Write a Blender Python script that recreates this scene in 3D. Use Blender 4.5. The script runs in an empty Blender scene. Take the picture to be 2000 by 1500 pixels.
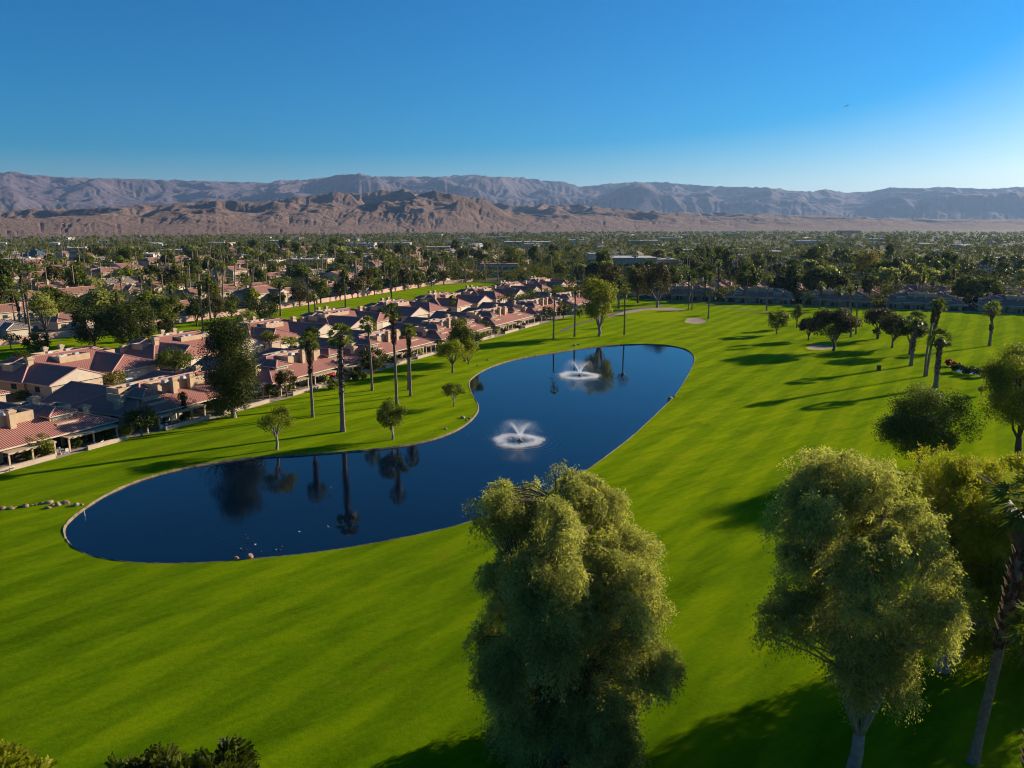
import bpy, math, random
import numpy as np
from mathutils import Vector, Matrix
from mathutils.geometry import tessellate_polygon

R = math.radians
scene = bpy.context.scene
COL = scene.collection

# ------------------------------------------------------------------ camera
F, HOR, CAMZ = 1500.0, 437.0, 36.0            # focal length and horizon row on a 2000 x 1500 plate
PITCH = math.atan((750 - HOR) / F)
cam_d = bpy.data.cameras.new('camera')
cam = bpy.data.objects.new('camera', cam_d); COL.objects.link(cam)
cam.location = (0, 0, CAMZ); cam.rotation_euler = (math.pi / 2 - PITCH, 0, 0)
cam_d.sensor_width = 36; cam_d.lens = F / 2000 * 36
cam_d.clip_start = 0.5; cam_d.clip_end = 60000
scene.camera = cam

# ------------------------------------------------------------------ sky, sun, exposure
SUN_EL, SUN_AZ = 17.0, 30.0                    # azimuth from +x towards +y
world = bpy.data.worlds.new('World'); scene.world = world
world.use_nodes = True
wn, wl = world.node_tree.nodes, world.node_tree.links
sky = wn.new('ShaderNodeTexSky'); sky.sky_type = 'NISHITA'; sky.sun_disc = False
sky.sun_elevation = R(SUN_EL); sky.sun_rotation = R(90 - SUN_AZ)
sky.altitude = 100; sky.air_density = 1.0; sky.dust_density = 0.9; sky.ozone_density = 6.0
hs = wn.new('ShaderNodeHueSaturation'); hs.inputs['Saturation'].default_value = 1.72
wl.new(sky.outputs['Color'], hs.inputs['Color'])
wl.new(hs.outputs['Color'], wn['Background'].inputs['Color'])
wn['Background'].inputs['Strength'].default_value = 0.060
sun_d = bpy.data.lights.new('sun', 'SUN'); sun = bpy.data.objects.new('sun', sun_d); COL.objects.link(sun)
sun_d.energy = 4.9; sun_d.angle = R(0.5); sun_d.color = (1.0, 0.86, 0.66)
sdir = Vector((math.cos(R(SUN_AZ)) * math.cos(R(SUN_EL)), math.sin(R(SUN_AZ)) * math.cos(R(SUN_EL)), math.sin(R(SUN_EL))))
sun.rotation_euler = sdir.to_track_quat('Z', 'Y').to_euler()
scene.view_settings.view_transform = 'Standard'; scene.view_settings.look = 'None'
scene.view_settings.exposure = 1.0; scene.view_settings.gamma = 1.0
cy = scene.cycles
cy.max_bounces = 6; cy.diffuse_bounces = 2; cy.glossy_bounces = 3; cy.transmission_bounces = 3
cy.transparent_max_bounces = 24; cy.volume_bounces = 0; cy.use_denoising = True; cy.denoiser = 'OPENIMAGEDENOISE'; cy.denoising_input_passes = 'RGB_ALBEDO_NORMAL'; cy.denoising_prefilter = 'ACCURATE'; cy.filter_width = 1.05
cy.sample_clamp_indirect = 6

# ------------------------------------------------------------------ survey helpers
def ray(px, py):
    dx, dy = (px - 1000) / F, -(py - 750) / F
    return (dx, math.cos(PITCH) + dy * math.sin(PITCH), -math.sin(PITCH) + dy * math.cos(PITCH))
def at(px, py, z=0.0):
    d = ray(px, py); t = (z - CAMZ) / d[2]
    return (d[0] * t, d[1] * t)
def top_z(y, ty):
    return CAMZ + y * math.tan(math.atan((750 - ty) / F) - PITCH)
def m_per_px(y, z):
    return (y * math.cos(PITCH) - (z - CAMZ) * math.sin(PITCH)) / F
def project(x, y, z):
    vy = y * math.cos(PITCH) - (z - CAMZ) * math.sin(PITCH)
    uy = y * math.sin(PITCH) + (z - CAMZ) * math.cos(PITCH)
    return (1000 + F * x / vy, 750 - F * uy / vy) if vy > 0.1 else (-9999, 9999)
OA = np.array((-67.6, 128.0)); UA = np.array((0.437, 0.8995)); NA = np.array((0.8995, -0.437))
def W(s, n):                                    # the housing rows' own frame: along the street, towards the pond
    p = OA + s * UA + n * NA
    return (float(p[0]), float(p[1]))
ANG_A = math.atan2(UA[1], UA[0])

# ------------------------------------------------------------------ mesh builder
class MB:
    def __init__(s): s.v = []; s.f = []; s.m = []; s.uv = []
    def add(s, vs, fs, mat=0, uv=None):
        o = len(s.v); s.v.extend(tuple(p) for p in vs)
        for i, f in enumerate(fs):
            s.f.append(tuple(o + k for k in f)); s.m.append(mat)
            s.uv.append(uv[i] if uv else None)
    def box(s, x0, x1, y0, y1, z0, z1, mat=0, tr=None):
        vs = [(x, y, z) for z in (z0, z1) for y in (y0, y1) for x in (x0, x1)]
        if tr: vs = [tr(p) for p in vs]
        s.add(vs, [(0, 2, 3, 1), (4, 5, 7, 6), (0, 1, 5, 4), (2, 6, 7, 3), (0, 4, 6, 2), (1, 3, 7, 5)], mat)
    def frustum(s, cx, cy, w0, d0, w1, d1, z0, z1, mat=0):
        vs = [(cx + a * w / 2, cy + b * d / 2, z) for w, d, z in ((w0, d0, z0), (w1, d1, z1)) for b in (-1, 1) for a in (-1, 1)]
        s.add(vs, [(0, 2, 3, 1), (4, 5, 7, 6), (0, 1, 5, 4), (2, 6, 7, 3), (0, 4, 6, 2), (1, 3, 7, 5)], mat)
    def tube(s, pts, rad, n=8, mat=0, cap=True):
        pts = [Vector(p) for p in pts]; vs = []; fs = []
        up = Vector((0.31, 0.17, 0.93))
        for i, p in enumerate(pts):
            d = (pts[min(i + 1, len(pts) - 1)] - pts[max(i - 1, 0)]).normalized()
            a = d.cross(up)
            if a.length < 1e-3: a = d.cross(Vector((1, 0, 0)))
            a.normalize(); b = d.cross(a)
            for k in range(n):
                t = 2 * math.pi * k / n
                vs.append(p + (a * math.cos(t) + b * math.sin(t)) * rad[i])
        for i in range(len(pts) - 1):
            for k in range(n):
                fs.append((i * n + k, (i + 1) * n + k, (i + 1) * n + (k + 1) % n, i * n + (k + 1) % n))
        if cap:
            fs.append(tuple(range(n))); fs.append(tuple((len(pts) - 1) * n + k for k in reversed(range(n))))
        s.add(vs, fs, mat)
    def lathe(s, prof, n=14, mat=0, c=(0, 0)):
        vs = [(c[0] + r * math.cos(2 * math.pi * k / n), c[1] + r * math.sin(2 * math.pi * k / n), z) for r, z in prof for k in range(n)]
        fs = [(i * n + k, i * n + (k + 1) % n, (i + 1) * n + (k + 1) % n, (i + 1) * n + k) for i in range(len(prof) - 1) for k in range(n)]
        fs.append(tuple(reversed(range(n)))); fs.append(tuple((len(prof) - 1) * n + k for k in range(n)))
        s.add(vs, fs, mat)
    def mesh(s, name, mats, smooth=False):
        me = bpy.data.meshes.new(name); me.from_pydata([tuple(p) for p in s.v], [], s.f)
        for m in mats: me.materials.append(m)
        me.polygons.foreach_set('material_index', s.m)
        if any(u is not None for u in s.uv):
            ul = me.uv_layers.new(name='UVMap'); arr = []
            for f, u in zip(s.f, s.uv):
                for k in range(len(f)): arr.extend(u[k] if u else (0.0, 0.0))
            ul.data.foreach_set('uv', arr)
        if smooth: me.polygons.foreach_set('use_smooth', [True] * len(me.polygons))
        me.update(); return me
    def build(s, name, mats, parent=None, smooth=False):
        return link(name, s.mesh(name, mats if isinstance(mats, (list, tuple)) else [mats], smooth), parent)

def link(name, me, parent=None):
    o = bpy.data.objects.new(name, me); COL.objects.link(o)
    if parent is not None: o.parent = parent
    return o
def tag(o, label, cat, group=None):
    o['label'] = label; o['category'] = cat
    if group: o['group'] = group
    return o
def thing(name, label, cat, loc=(0, 0, 0), rz=0.0, group=None):
    o = bpy.data.objects.new(name, None); COL.objects.link(o)
    o.location = loc; o.rotation_euler = (0, 0, rz); o.empty_display_size = 0.3
    return tag(o, label, cat, group)
def setting(o, kind='structure'):
    o['kind'] = kind; return o
KIDS = {}
def dup(root, loc, rz=0.0, scale=1.0, label=None, group=None, cat=None):
    r = root.copy(); COL.objects.link(r)
    r.location = loc; r.rotation_euler = (0, 0, rz)
    r.scale = (scale, scale, scale) if not isinstance(scale, tuple) else scale
    if label: r['label'] = label
    if group: r['group'] = group
    if cat: r['category'] = cat
    for ch in root.children:
        c = ch.copy(); COL.objects.link(c); c.parent = r
        for g in ch.children:
            d = g.copy(); COL.objects.link(d); d.parent = c
    return r

# ------------------------------------------------------------------ materials
class N:
    def __init__(s, name):
        s.mat = bpy.data.materials.new(name); s.mat.use_nodes = True
        s.t = s.mat.node_tree; s.bsdf = s.t.nodes['Principled BSDF']; s.out = s.t.nodes['Material Output']
    def new(s, typ, **kw):
        n = s.t.nodes.new('ShaderNode' + typ)
        for k, v in kw.items():
            if hasattr(n, k): setattr(n, k, v)
            else: n.inputs[k.replace('_', ' ')].default_value = v
        return n
    def ln(s, a, b): s.t.links.new(a, b)
    def obj(s, scale=(1, 1, 1), rot=(0, 0, 0)):
        tc = s.new('TexCoord'); mp = s.new('Mapping')
        mp.inputs['Scale'].default_value = scale; mp.inputs['Rotation'].default_value = rot
        s.ln(tc.outputs['Object'], mp.inputs['Vector']); return mp.outputs['Vector']
    def noise(s, vec, scale, detail=4, rough=0.55, dist=0.0):
        n = s.new('TexNoise'); n.inputs['Scale'].default_value = scale; n.inputs['Detail'].default_value = detail
        n.inputs['Roughness'].default_value = rough; n.inputs['Distortion'].default_value = dist
        if vec is not None: s.ln(vec, n.inputs['Vector'])
        return n.outputs['Fac']
    def ramp(s, fac, stops):
        r = s.new('ValToRGB'); e = r.color_ramp.elements
        while len(e) < len(stops): e.new(0.5)
        for k, (p, c) in enumerate(stops): e[k].position = p; e[k].color = (*c, 1) if len(c) == 3 else c
        s.ln(fac, r.inputs['Fac']); return r.outputs['Color']
    def mix(s, fac, a, b, mode='MIX'):
        m = s.new('Mix'); m.data_type = 'RGBA'; m.blend_type = mode
        for sock, v in ((m.inputs[0], fac), (m.inputs[6], a), (m.inputs[7], b)):
            if hasattr(v, 'is_output'): s.ln(v, sock)
            elif isinstance(v, tuple): sock.default_value = (*v, 1)
            else: sock.default_value = v
        return m.outputs[2]
    def math(s, op, a, b=0.0):
        m = s.new('Math'); m.operation = op
        for sock, v in ((m.inputs[0], a), (m.inputs[1], b)):
            if hasattr(v, 'is_output'): s.ln(v, sock)
            else: sock.default_value = v
        return m.outputs[0]
    def bump(s, h, strength=1.0, dist=1.0):
        b = s.new('Bump'); b.inputs['Strength'].default_value = strength; b.inputs['Distance'].default_value = dist
        s.ln(h, b.inputs['Height']); s.ln(b.outputs['Normal'], s.bsdf.inputs['Normal']); return b
    def base(s, c, rough=0.8, spec=0.3):
        if hasattr(c, 'is_output'): s.ln(c, s.bsdf.inputs['Base Color'])
        else: s.bsdf.inputs['Base Color'].default_value = (*c, 1)
        s.bsdf.inputs['Roughness'].default_value = rough; s.bsdf.inputs['Specular IOR Level'].default_value = spec
        return s.mat

def plain(name, c, rough=0.75, spec=0.3, var=0.15, scale=1.5, metal=0.0):
    n = N(name); v = n.obj()
    f = n.noise(v, scale, 5, 0.6)
    lo = tuple(x * (1 - var) for x in c); hi = tuple(min(1, x * (1 + var)) for x in c)
    n.bsdf.inputs['Metallic'].default_value = metal
    return n.base(n.ramp(f, [(0.3, lo), (0.7, hi)]), rough, spec)

def leaf_mat(name, dark, light, trans=0.32, spec=0.10):
    n = N(name)
    a = n.new('Attribute'); a.attribute_name = 'tint'
    oi = n.new('ObjectInfo')
    f = n.math('ADD', n.math('MULTIPLY', a.outputs['Fac'], 0.8), n.math('MULTIPLY', oi.outputs['Random'], 0.22))
    c = n.ramp(f, [(0.1, dark), (0.95, light)])
    n.base(c, 0.55, spec)
    tr = n.new('BsdfTranslucent'); tc = n.mix(1.0, c, (1.25, 1.3, 0.5), 'MULTIPLY')
    n.ln(tc, tr.inputs['Color'])
    ms = n.new('MixShader'); ms.inputs[0].default_value = trans
    n.ln(n.bsdf.outputs[0], ms.inputs[1]); n.ln(tr.outputs[0], ms.inputs[2]); n.ln(ms.outputs[0], n.out.inputs['Surface'])
    return n.mat

def mat_grass(name, lo, mid, hi, rot=0.5):
    n = N(name); tc = n.new('TexCoord'); o = tc.outputs['Object']
    def mp(scale, r):
        m0 = n.new('Mapping'); m0.inputs['Rotation'].default_value = (0, 0, r); n.ln(o, m0.inputs['Vector'])
        m = n.new('Mapping'); m.inputs['Scale'].default_value = scale; n.ln(m0.outputs['Vector'], m.inputs['Vector'])
        return m.outputs['Vector']
    streak = n.noise(mp((0.03, 0.36, 1), -0.72), 1.0, 6, 0.65, 0.9)
    patch = n.noise(mp((0.03, 0.075, 1), -0.6), 1.0, 6, 0.65, 1.0)
    fine = n.noise(mp((1.3, 2.2, 1), 0.3), 1.0, 6, 0.78)
    clump = n.noise(mp((0.18, 0.6, 1), -0.7), 1.0, 4, 0.7, 0.4)
    mowdir = mp((1, 1, 1), 0.55)
    wv = n.new('TexWave'); wv.wave_type = 'BANDS'; wv.bands_direction = 'X'; wv.inputs['Scale'].default_value = 0.055
    wv.inputs['Distortion'].default_value = 2.6; wv.inputs['Detail'].default_value = 1.5; wv.inputs['Detail Scale'].default_value = 0.3
    n.ln(mowdir, wv.inputs['Vector'])
    f = n.math('ADD', n.math('MULTIPLY', streak, 0.27), n.math('MULTIPLY', patch, 0.24))
    f = n.math('ADD', f, n.math('MULTIPLY', fine, 0.22))
    f = n.math('ADD', f, n.math('MULTIPLY', clump, 0.23))
    f = n.math('ADD', f, n.math('MULTIPLY', n.ramp(wv.outputs['Fac'], [(0.3, (0, 0, 0)), (0.7, (1, 1, 1))]), 0.060))
    c = n.ramp(f, [(0.38, lo), (0.50, mid), (0.62, hi)])
    dry = n.ramp(n.noise(mp((0.045, 0.11, 1), -0.9), 1.0, 5, 0.7, 1.2), [(0.60, (0, 0, 0)), (0.74, (0.55, 0.55, 0.55))])
    c = n.mix(dry, c, (0.165, 0.150, 0.012))
    lush = n.ramp(n.noise(mp((0.06, 0.13, 1), -0.4), 1.0, 5, 0.7, 0.8), [(0.60, (0, 0, 0)), (0.75, (0.5, 0.5, 0.5))])
    c = n.mix(lush, c, (0.036, 0.090, 0.002))
    # rough nearer, mown turf farther; vignette and forward-scattered light painted into their tones
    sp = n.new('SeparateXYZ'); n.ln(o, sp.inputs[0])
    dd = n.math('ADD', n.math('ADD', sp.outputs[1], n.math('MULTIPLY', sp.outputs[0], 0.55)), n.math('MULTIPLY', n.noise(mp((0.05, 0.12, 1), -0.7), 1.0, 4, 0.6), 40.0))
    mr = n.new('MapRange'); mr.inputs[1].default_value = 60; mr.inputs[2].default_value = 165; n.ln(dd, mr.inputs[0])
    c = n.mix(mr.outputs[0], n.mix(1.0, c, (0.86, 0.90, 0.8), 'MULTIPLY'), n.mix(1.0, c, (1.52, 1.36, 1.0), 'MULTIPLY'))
    n.base(c, 0.95, 0.0)
    h1 = n.noise(mp((0.025, 0.07, 1), -0.7), 1.0, 3, 0.5)
    h2 = n.noise(mp((1.6, 1.6, 1), 0), 1.0, 5, 0.8)
    h = n.math('ADD', n.math('MULTIPLY', h1, 1.6), n.math('MULTIPLY', h2, 0.12))
    n.bump(h, 0.5, 1.0)
    n.bsdf.inputs['Sheen Weight'].default_value = 0.03
    n.bsdf.inputs['Sheen Tint'].default_value = (0.75, 0.85, 0.02, 1)
    return n.mat

def mat_tile(name, a, b, sw=0.36):
    n = N(name); uv = n.new('UVMap'); uv.uv_map = 'UVMap'
    sep = n.new('SeparateXYZ'); n.ln(uv.outputs['UV'], sep.inputs[0])
    x = n.math('MULTIPLY', sep.outputs[0], 2 * math.pi / sw)
    st = n.math('ADD', n.math('MULTIPLY', n.math('SINE', x), 0.5), 0.5)
    y = n.math('FRACT', n.math('MULTIPLY', sep.outputs[1], 1 / 0.42))
    g = n.new('Combine' + 'XYZ'); n.ln(n.math('FLOOR', n.math('MULTIPLY', sep.outputs[0], 1 / sw)), g.inputs[0]); n.ln(n.math('FLOOR', n.math('MULTIPLY', sep.outputs[1], 1 / 0.42)), g.inputs[1])
    wn_ = n.new('TexWhiteNoise'); n.ln(g.outputs[0], wn_.inputs['Vector'])
    big = n.noise(n.obj(), 0.25, 4, 0.6)
    f = n.math('ADD', n.math('MULTIPLY', st, 0.66), n.math('MULTIPLY', wn_.outputs['Value'], 0.08))  # barrel shading painted into the colour as light and dark stripes
    f = n.math('ADD', f, n.math('MULTIPLY', big, 0.3))
    n.base(n.ramp(f, [(0.15, a), (0.95, b)]), 0.8, 0.2)
    n.bump(n.math('MULTIPLY', st, 0.09), 1.0, 1.0)
    return n.mat

def mat_ground():
    n = N('valley_ground'); v = n.obj()
    a = n.noise(v, 0.006, 5, 0.6); b = n.noise(v, 0.05, 5, 0.6)
    c = n.ramp(a, [(0.35, (0.15, 0.12, 0.085)), (0.5, (0.10, 0.095, 0.05)), (0.62, (0.19, 0.15, 0.11))])
    c2 = n.mix(n.ramp(b, [(0.42, (0, 0, 0)), (0.6, (1, 1, 1))]), c, (0.06, 0.075, 0.022))
    # open desert farther out along the valley
    sep = n.new('SeparateXYZ'); n.ln(v, sep.inputs[0])
    d = n.math('ADD', n.math('MULTIPLY', sep.outputs[1], 1.0), n.math('MULTIPLY', sep.outputs[0], -0.9))
    far = n.new('MapRange'); far.inputs[1].default_value = 2700; far.inputs[2].default_value = 3600; n.ln(d, far.inputs[0])
    n.base(n.mix(far.outputs[0], c2, (0.17, 0.125, 0.095)), 0.95, 0.1)
    return n.mat

def mat_rock(name, lo, hi, sc, shrub=(0.1, 0.085, 0.06)):
    n = N(name); v = n.obj()
    a = n.noise(v, 0.0022 * sc, 8, 0.62, 0.6); b = n.noise(v, 0.012 * sc, 8, 0.7)
    c = n.ramp(n.math('ADD', n.math('MULTIPLY', a, 0.6), n.math('MULTIPLY', b, 0.4)), [(0.36, lo), (0.62, hi)])
    geo = n.new('NewGeometry'); sp = n.new('SeparateXYZ'); n.ln(geo.outputs['Normal'], sp.inputs[0])
    fl = n.ramp(sp.outputs[2], [(0.90, (0, 0, 0)), (0.985, (1, 1, 1))])
    c = n.mix(fl, c, tuple(min(1, x * 0.9) for x in hi))
    n.base(c, 0.95, 0.08)
    n.bump(n.math('ADD', n.math('MULTIPLY', b, 30.0), n.math('MULTIPLY', n.noise(v, 0.05 * sc, 6, 0.7), 9.0)), 0.8, 1.0)
    return n.mat

def mat_water():
    n = N('pond_water'); v = n.obj()
    n.base((0.001, 0.006, 0.016), 0.012, 0.5); n.bsdf.inputs['IOR'].default_value = 1.38
    m = n.obj((1.0, 2.2, 1), (0, 0, 0.5))
    h = n.math('ADD', n.math('MULTIPLY', n.noise(m, 1.1, 4, 0.6), 0.02), n.math('MULTIPLY', n.noise(v, 0.12, 3, 0.5), 0.03))
    geo = n.new('NewGeometry')
    for fx, fy in (at(1015, 863, -0.3), at(1132, 735, -0.3)):     # rings spreading from the fountains
        vm = n.new('VectorMath'); vm.operation = 'DISTANCE'; n.ln(geo.outputs['Position'], vm.inputs[0]); vm.inputs[1].default_value = (fx, fy, -0.15)
        dd = n.math('ADD', vm.outputs['Value'], n.math('MULTIPLY', n.noise(v, 0.5, 2, 0.5), 1.2))
        amp = n.math('POWER', 0.80, n.math('ABSOLUTE', n.math('SUBTRACT', vm.outputs['Value'], 4.5)))
        h = n.math('ADD', h, n.math('MULTIPLY', n.math('MULTIPLY', n.math('SINE', n.math('MULTIPLY', dd, 6.0)), amp), 0.05))
    wind = n.ramp(n.noise(n.obj((1, 1.8, 1), (0, 0, 0.6)), 0.035, 3, 0.5), [(0.4, (0.15, 0.15, 0.15)), (0.62, (1.5, 1.5, 1.5))])
    n.bump(n.math('MULTIPLY', h, wind), 0.26, 1.0)
    return n.mat

def mat_spray(name, alpha):
    n = N(name); n.base((0.9, 0.93, 0.97), 0.5, 0.3)
    tr = n.new('BsdfTransparent'); tl = n.new('BsdfTranslucent'); tl.inputs['Color'].default_value = (0.9, 0.93, 0.97, 1)
    m1 = n.new('MixShader'); m1.inputs[0].default_value = 0.5
    n.ln(n.bsdf.outputs[0], m1.inputs[1]); n.ln(tl.outputs[0], m1.inputs[2])
    m2 = n.new('MixShader'); m2.inputs[0].default_value = alpha
    n.ln(tr.outputs[0], m2.inputs[1]); n.ln(m1.outputs[0], m2.inputs[2]); n.ln(m2.outputs[0], n.out.inputs['Surface'])
    return n.mat

M = {}
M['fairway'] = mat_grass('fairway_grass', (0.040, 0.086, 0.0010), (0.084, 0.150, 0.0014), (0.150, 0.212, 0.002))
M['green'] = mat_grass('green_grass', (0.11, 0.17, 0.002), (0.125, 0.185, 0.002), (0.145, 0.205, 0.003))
M['ground'] = mat_ground()
M['water'] = mat_water()
M['hill'] = mat_rock('foothill_rock', (0.115, 0.074, 0.059), (0.235, 0.155, 0.118), 1.6)
M['range'] = mat_rock('range_rock', (0.066, 0.054, 0.070), (0.140, 0.103, 0.114), 0.8)
M['tile'] = mat_tile('clay_roof_tile', (0.22, 0.086, 0.068), (0.45, 0.205, 0.158))
M['tile_town'] = mat_tile('pink_roof_tile', (0.21, 0.095, 0.065), (0.38, 0.20, 0.14), 0.5)
M['tile_grey'] = mat_tile('grey_brown_roof_tile', (0.16, 0.12, 0.105), (0.30, 0.235, 0.21), 0.5)
M['ridge'] = plain('ridge_cap_tile', (0.42, 0.22, 0.19), 0.8, 0.2, 0.2, 2)
M['stucco'] = plain('tan_stucco', (0.44, 0.32, 0.205), 0.9, 0.15, 0.12, 0.8)
M['stucco2'] = plain('cream_stucco', (0.46, 0.355, 0.26), 0.9, 0.15, 0.12, 0.8)
M['white'] = plain('white_paint', (0.54, 0.52, 0.49), 0.6, 0.3, 0.08, 0.8)
M['trim'] = plain('beige_fascia', (0.50, 0.41, 0.31), 0.7, 0.25, 0.1, 1)
M['garage'] = plain('cream_garage_door', (0.55, 0.47, 0.35), 0.6, 0.3, 0.06, 1)
M['flatroof'] = plain('pale_flat_roof', (0.46, 0.43, 0.40), 0.9, 0.2, 0.15, 0.3)
M['dark'] = plain('dark_interior', (0.02, 0.02, 0.022), 0.6, 0.3, 0.2, 1)
M['metal'] = plain('grey_metal', (0.42, 0.42, 0.42), 0.45, 0.5, 0.1, 2, 0.6)
M['asphalt'] = plain('asphalt', (0.075, 0.072, 0.07), 0.9, 0.2, 0.25, 0.4)
M['concrete'] = plain('pale_concrete', (0.36, 0.31, 0.26), 0.9, 0.2, 0.2, 0.6)
M['paving'] = plain('patio_paving', (0.33, 0.26, 0.21), 0.9, 0.2, 0.25, 0.8)
M['sand'] = plain('bunker_sand', (0.33, 0.24, 0.175), 0.95, 0.1, 0.15, 0.6)
M['dirt'] = plain('packed_dirt', (0.135, 0.115, 0.06), 0.95, 0.1, 0.25, 0.5)
M['gravel'] = plain('tan_gravel', (0.30, 0.22, 0.15), 0.95, 0.1, 0.35, 0.25)
M['bank'] = plain('bank_stone', (0.17, 0.135, 0.085), 0.95, 0.15, 0.5, 1.2)
M['boulder'] = plain('pink_boulder', (0.26, 0.145, 0.105), 0.9, 0.2, 0.35, 1.2)
M['boulder2'] = plain('tan_boulder', (0.27, 0.20, 0.13), 0.9, 0.2, 0.3, 1.2)
M['bark'] = plain('grey_bark', (0.13, 0.10, 0.075), 0.95, 0.1, 0.4, 3)
M['bark_pale'] = plain('pale_bark', (0.25, 0.20, 0.165), 0.95, 0.1, 0.35, 2)
M['bark_dark'] = plain('dark_bark', (0.085, 0.062, 0.045), 0.95, 0.1, 0.4, 3)
M['palm_trunk'] = plain('palm_trunk', (0.21, 0.15, 0.115), 0.95, 0.1, 0.35, 3)
M['palm_dark'] = plain('palm_old_boots', (0.085, 0.052, 0.035), 0.95, 0.1, 0.5, 5)
M['red'] = plain('red_fabric', (0.50, 0.03, 0.04), 0.8, 0.2, 0.1, 2)
M['tank'] = plain('green_box_paint', (0.05, 0.05, 0.035), 0.6, 0.3, 0.2, 2)
M['spray'] = mat_spray('fountain_spray', 0.16)
M['foam'] = mat_spray('fountain_foam', 0.2)
M['duck_dark'] = plain('dark_feathers', (0.05, 0.04, 0.03), 0.8, 0.2, 0.3, 20)
M['duck_white'] = plain('white_feathers', (0.5, 0.49, 0.47), 0.8, 0.2, 0.05, 20)
def glass_mat(name, c=(0.03, 0.04, 0.045)):
    n = N(name); return n.base(c, 0.08, 0.6)
M['glass'] = glass_mat('window_glass'); M['glass_lit'] = glass_mat('pale_blind_window', (0.32, 0.36, 0.30))
M['glass_blue'] = glass_mat('blue_office_glass', (0.05, 0.10, 0.12))
def paint(name, c):
    n = N(name); n.base(c, 0.25, 0.5); n.bsdf.inputs['Coat Weight'].default_value = 0.4; return n.mat
M['car_white'] = paint('white_car_paint', (0.75, 0.75, 0.75)); M['car_dark'] = paint('dark_blue_car_paint', (0.015, 0.02, 0.04)); M['car_silver'] = paint('silver_car_paint', (0.38, 0.39, 0.40))
M['rubber'] = plain('tyre_rubber', (0.02, 0.02, 0.02), 0.9, 0.1, 0.1, 4)
M['lamp'] = glass_mat('headlight_lens', (0.6, 0.6, 0.6))
L = {}
L['olive'] = leaf_mat('grey_olive_leaves', (0.10, 0.118, 0.034), (0.47, 0.45, 0.15), 0.54)
L['dark'] = leaf_mat('dark_green_leaves', (0.023, 0.034, 0.005), (0.092, 0.106, 0.011), 0.25)
L['mid'] = leaf_mat('green_leaves', (0.046, 0.066, 0.007), (0.155, 0.168, 0.014), 0.3)
L['bright'] = leaf_mat('yellow_green_leaves', (0.10, 0.125, 0.008), (0.28, 0.28, 0.02), 0.42)
L['brown'] = leaf_mat('brownish_leaves', (0.036, 0.034, 0.009), (0.115, 0.088, 0.022), 0.25)
L['lime'] = leaf_mat('sunny_lime_leaves', (0.15, 0.165, 0.012), (0.40, 0.37, 0.03), 0.56)
L['gold'] = leaf_mat('golden_leaves', (0.14, 0.12, 0.014), (0.28, 0.22, 0.025), 0.35)
L['palm'] = leaf_mat('palm_fronds', (0.055, 0.082, 0.012), (0.20, 0.22, 0.035), 0.28, 0.15)
L['straw'] = leaf_mat('dead_fronds', (0.10, 0.060, 0.030), (0.20, 0.125, 0.065), 0.15)
L['red'] = leaf_mat('magenta_blossom', (0.16, 0.008, 0.015), (0.36, 0.02, 0.04), 0.25)
L['haze'] = leaf_mat('far_leaves', (0.030, 0.042, 0.006), (0.145, 0.145, 0.020), 0.25, 0.03)

# ------------------------------------------------------------------ ground, lawns, pond
def catmull(pts, n=8, closed=True):
    P = [np.array(p, float) for p in pts]; out = []; m = len(P)
    for i in range(m if closed else m - 1):
        g = lambda k: P[(i + k) % m] if closed else P[min(max(i + k, 0), m - 1)]
        p0, p1, p2, p3 = g(-1), g(0), g(1), g(2)
        for k in range(n):
            t = k / n
            out.append(0.5 * ((2 * p1) + (-p0 + p2) * t + (2 * p0 - 5 * p1 + 4 * p2 - p3) * t * t + (-p0 + 3 * p1 - 3 * p2 + p3) * t ** 3))
    if not closed: out.append(P[-1])
    return [tuple(float(x) for x in p) for p in out]
def sheet(name, loops, z, mat, kind='structure'):
    pts = [Vector((x, y, 0)) for lp in loops for x, y in lp]
    tris = tessellate_polygon([[Vector((x, y, 0)) for x, y in lp] for lp in loops])
    mb = MB(); fs = []
    for a, b, c in tris:
        nrm = (pts[b] - pts[a]).cross(pts[c] - pts[a]).z
        fs.append((a, b, c) if nrm > 0 else (a, c, b))
    mb.add([(p.x, p.y, z) for p in pts], fs)
    return setting(mb.build(name, mat), kind)
def strip(name, pts, width, z, mat):
    mb = MB(); vs = []
    for i, p in enumerate(pts):
        a = np.array(pts[max(i - 1, 0)]); b = np.array(pts[min(i + 1, len(pts) - 1)])
        d = (b - a) / np.linalg.norm(b - a); nn = np.array((-d[1], d[0])) * width / 2; q = np.array(p)
        vs += [(*(q + nn), z), (*(q - nn), z)]
    mb.add(vs, [(2 * i, 2 * i + 1, 2 * i + 3, 2 * i + 2) for i in range(len(pts) - 1)])
    return setting(mb.build(name, mat))

pond_px = [(126, 1048), (128, 1025), (160, 996), (215, 962), (290, 932), (390, 908), (500, 893), (620, 886), (720, 878), (800, 868),
           (860, 853), (905, 832), (930, 808), (933, 790), (922, 770), (916, 752), (922, 738), (955, 718), (1010, 701), (1080, 689),
           (1140, 680), (1200, 674), (1265, 672), (1315, 676), (1345, 685), (1356, 702), (1345, 730), (1318, 772), (1275, 815),
           (1225, 860), (1150, 915), (1060, 965), (960, 1006), (850, 1037), (720, 1063), (600, 1081), (480, 1093), (370, 1100),
           (270, 1099), (195, 1090), (148, 1072)]
POND = catmull([at(*p) for p in pond_px], 6)
def inset(loop, d):
    out = []; n = len(loop)
    for i in range(n):
        a = np.array(loop[i - 1]); b = np.array(loop[(i + 1) % n]); t = (b - a) / max(np.linalg.norm(b - a), 1e-6)
        out.append(tuple(np.array(loop[i]) + np.array((-t[1], t[0])) * d))
    return out
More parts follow.
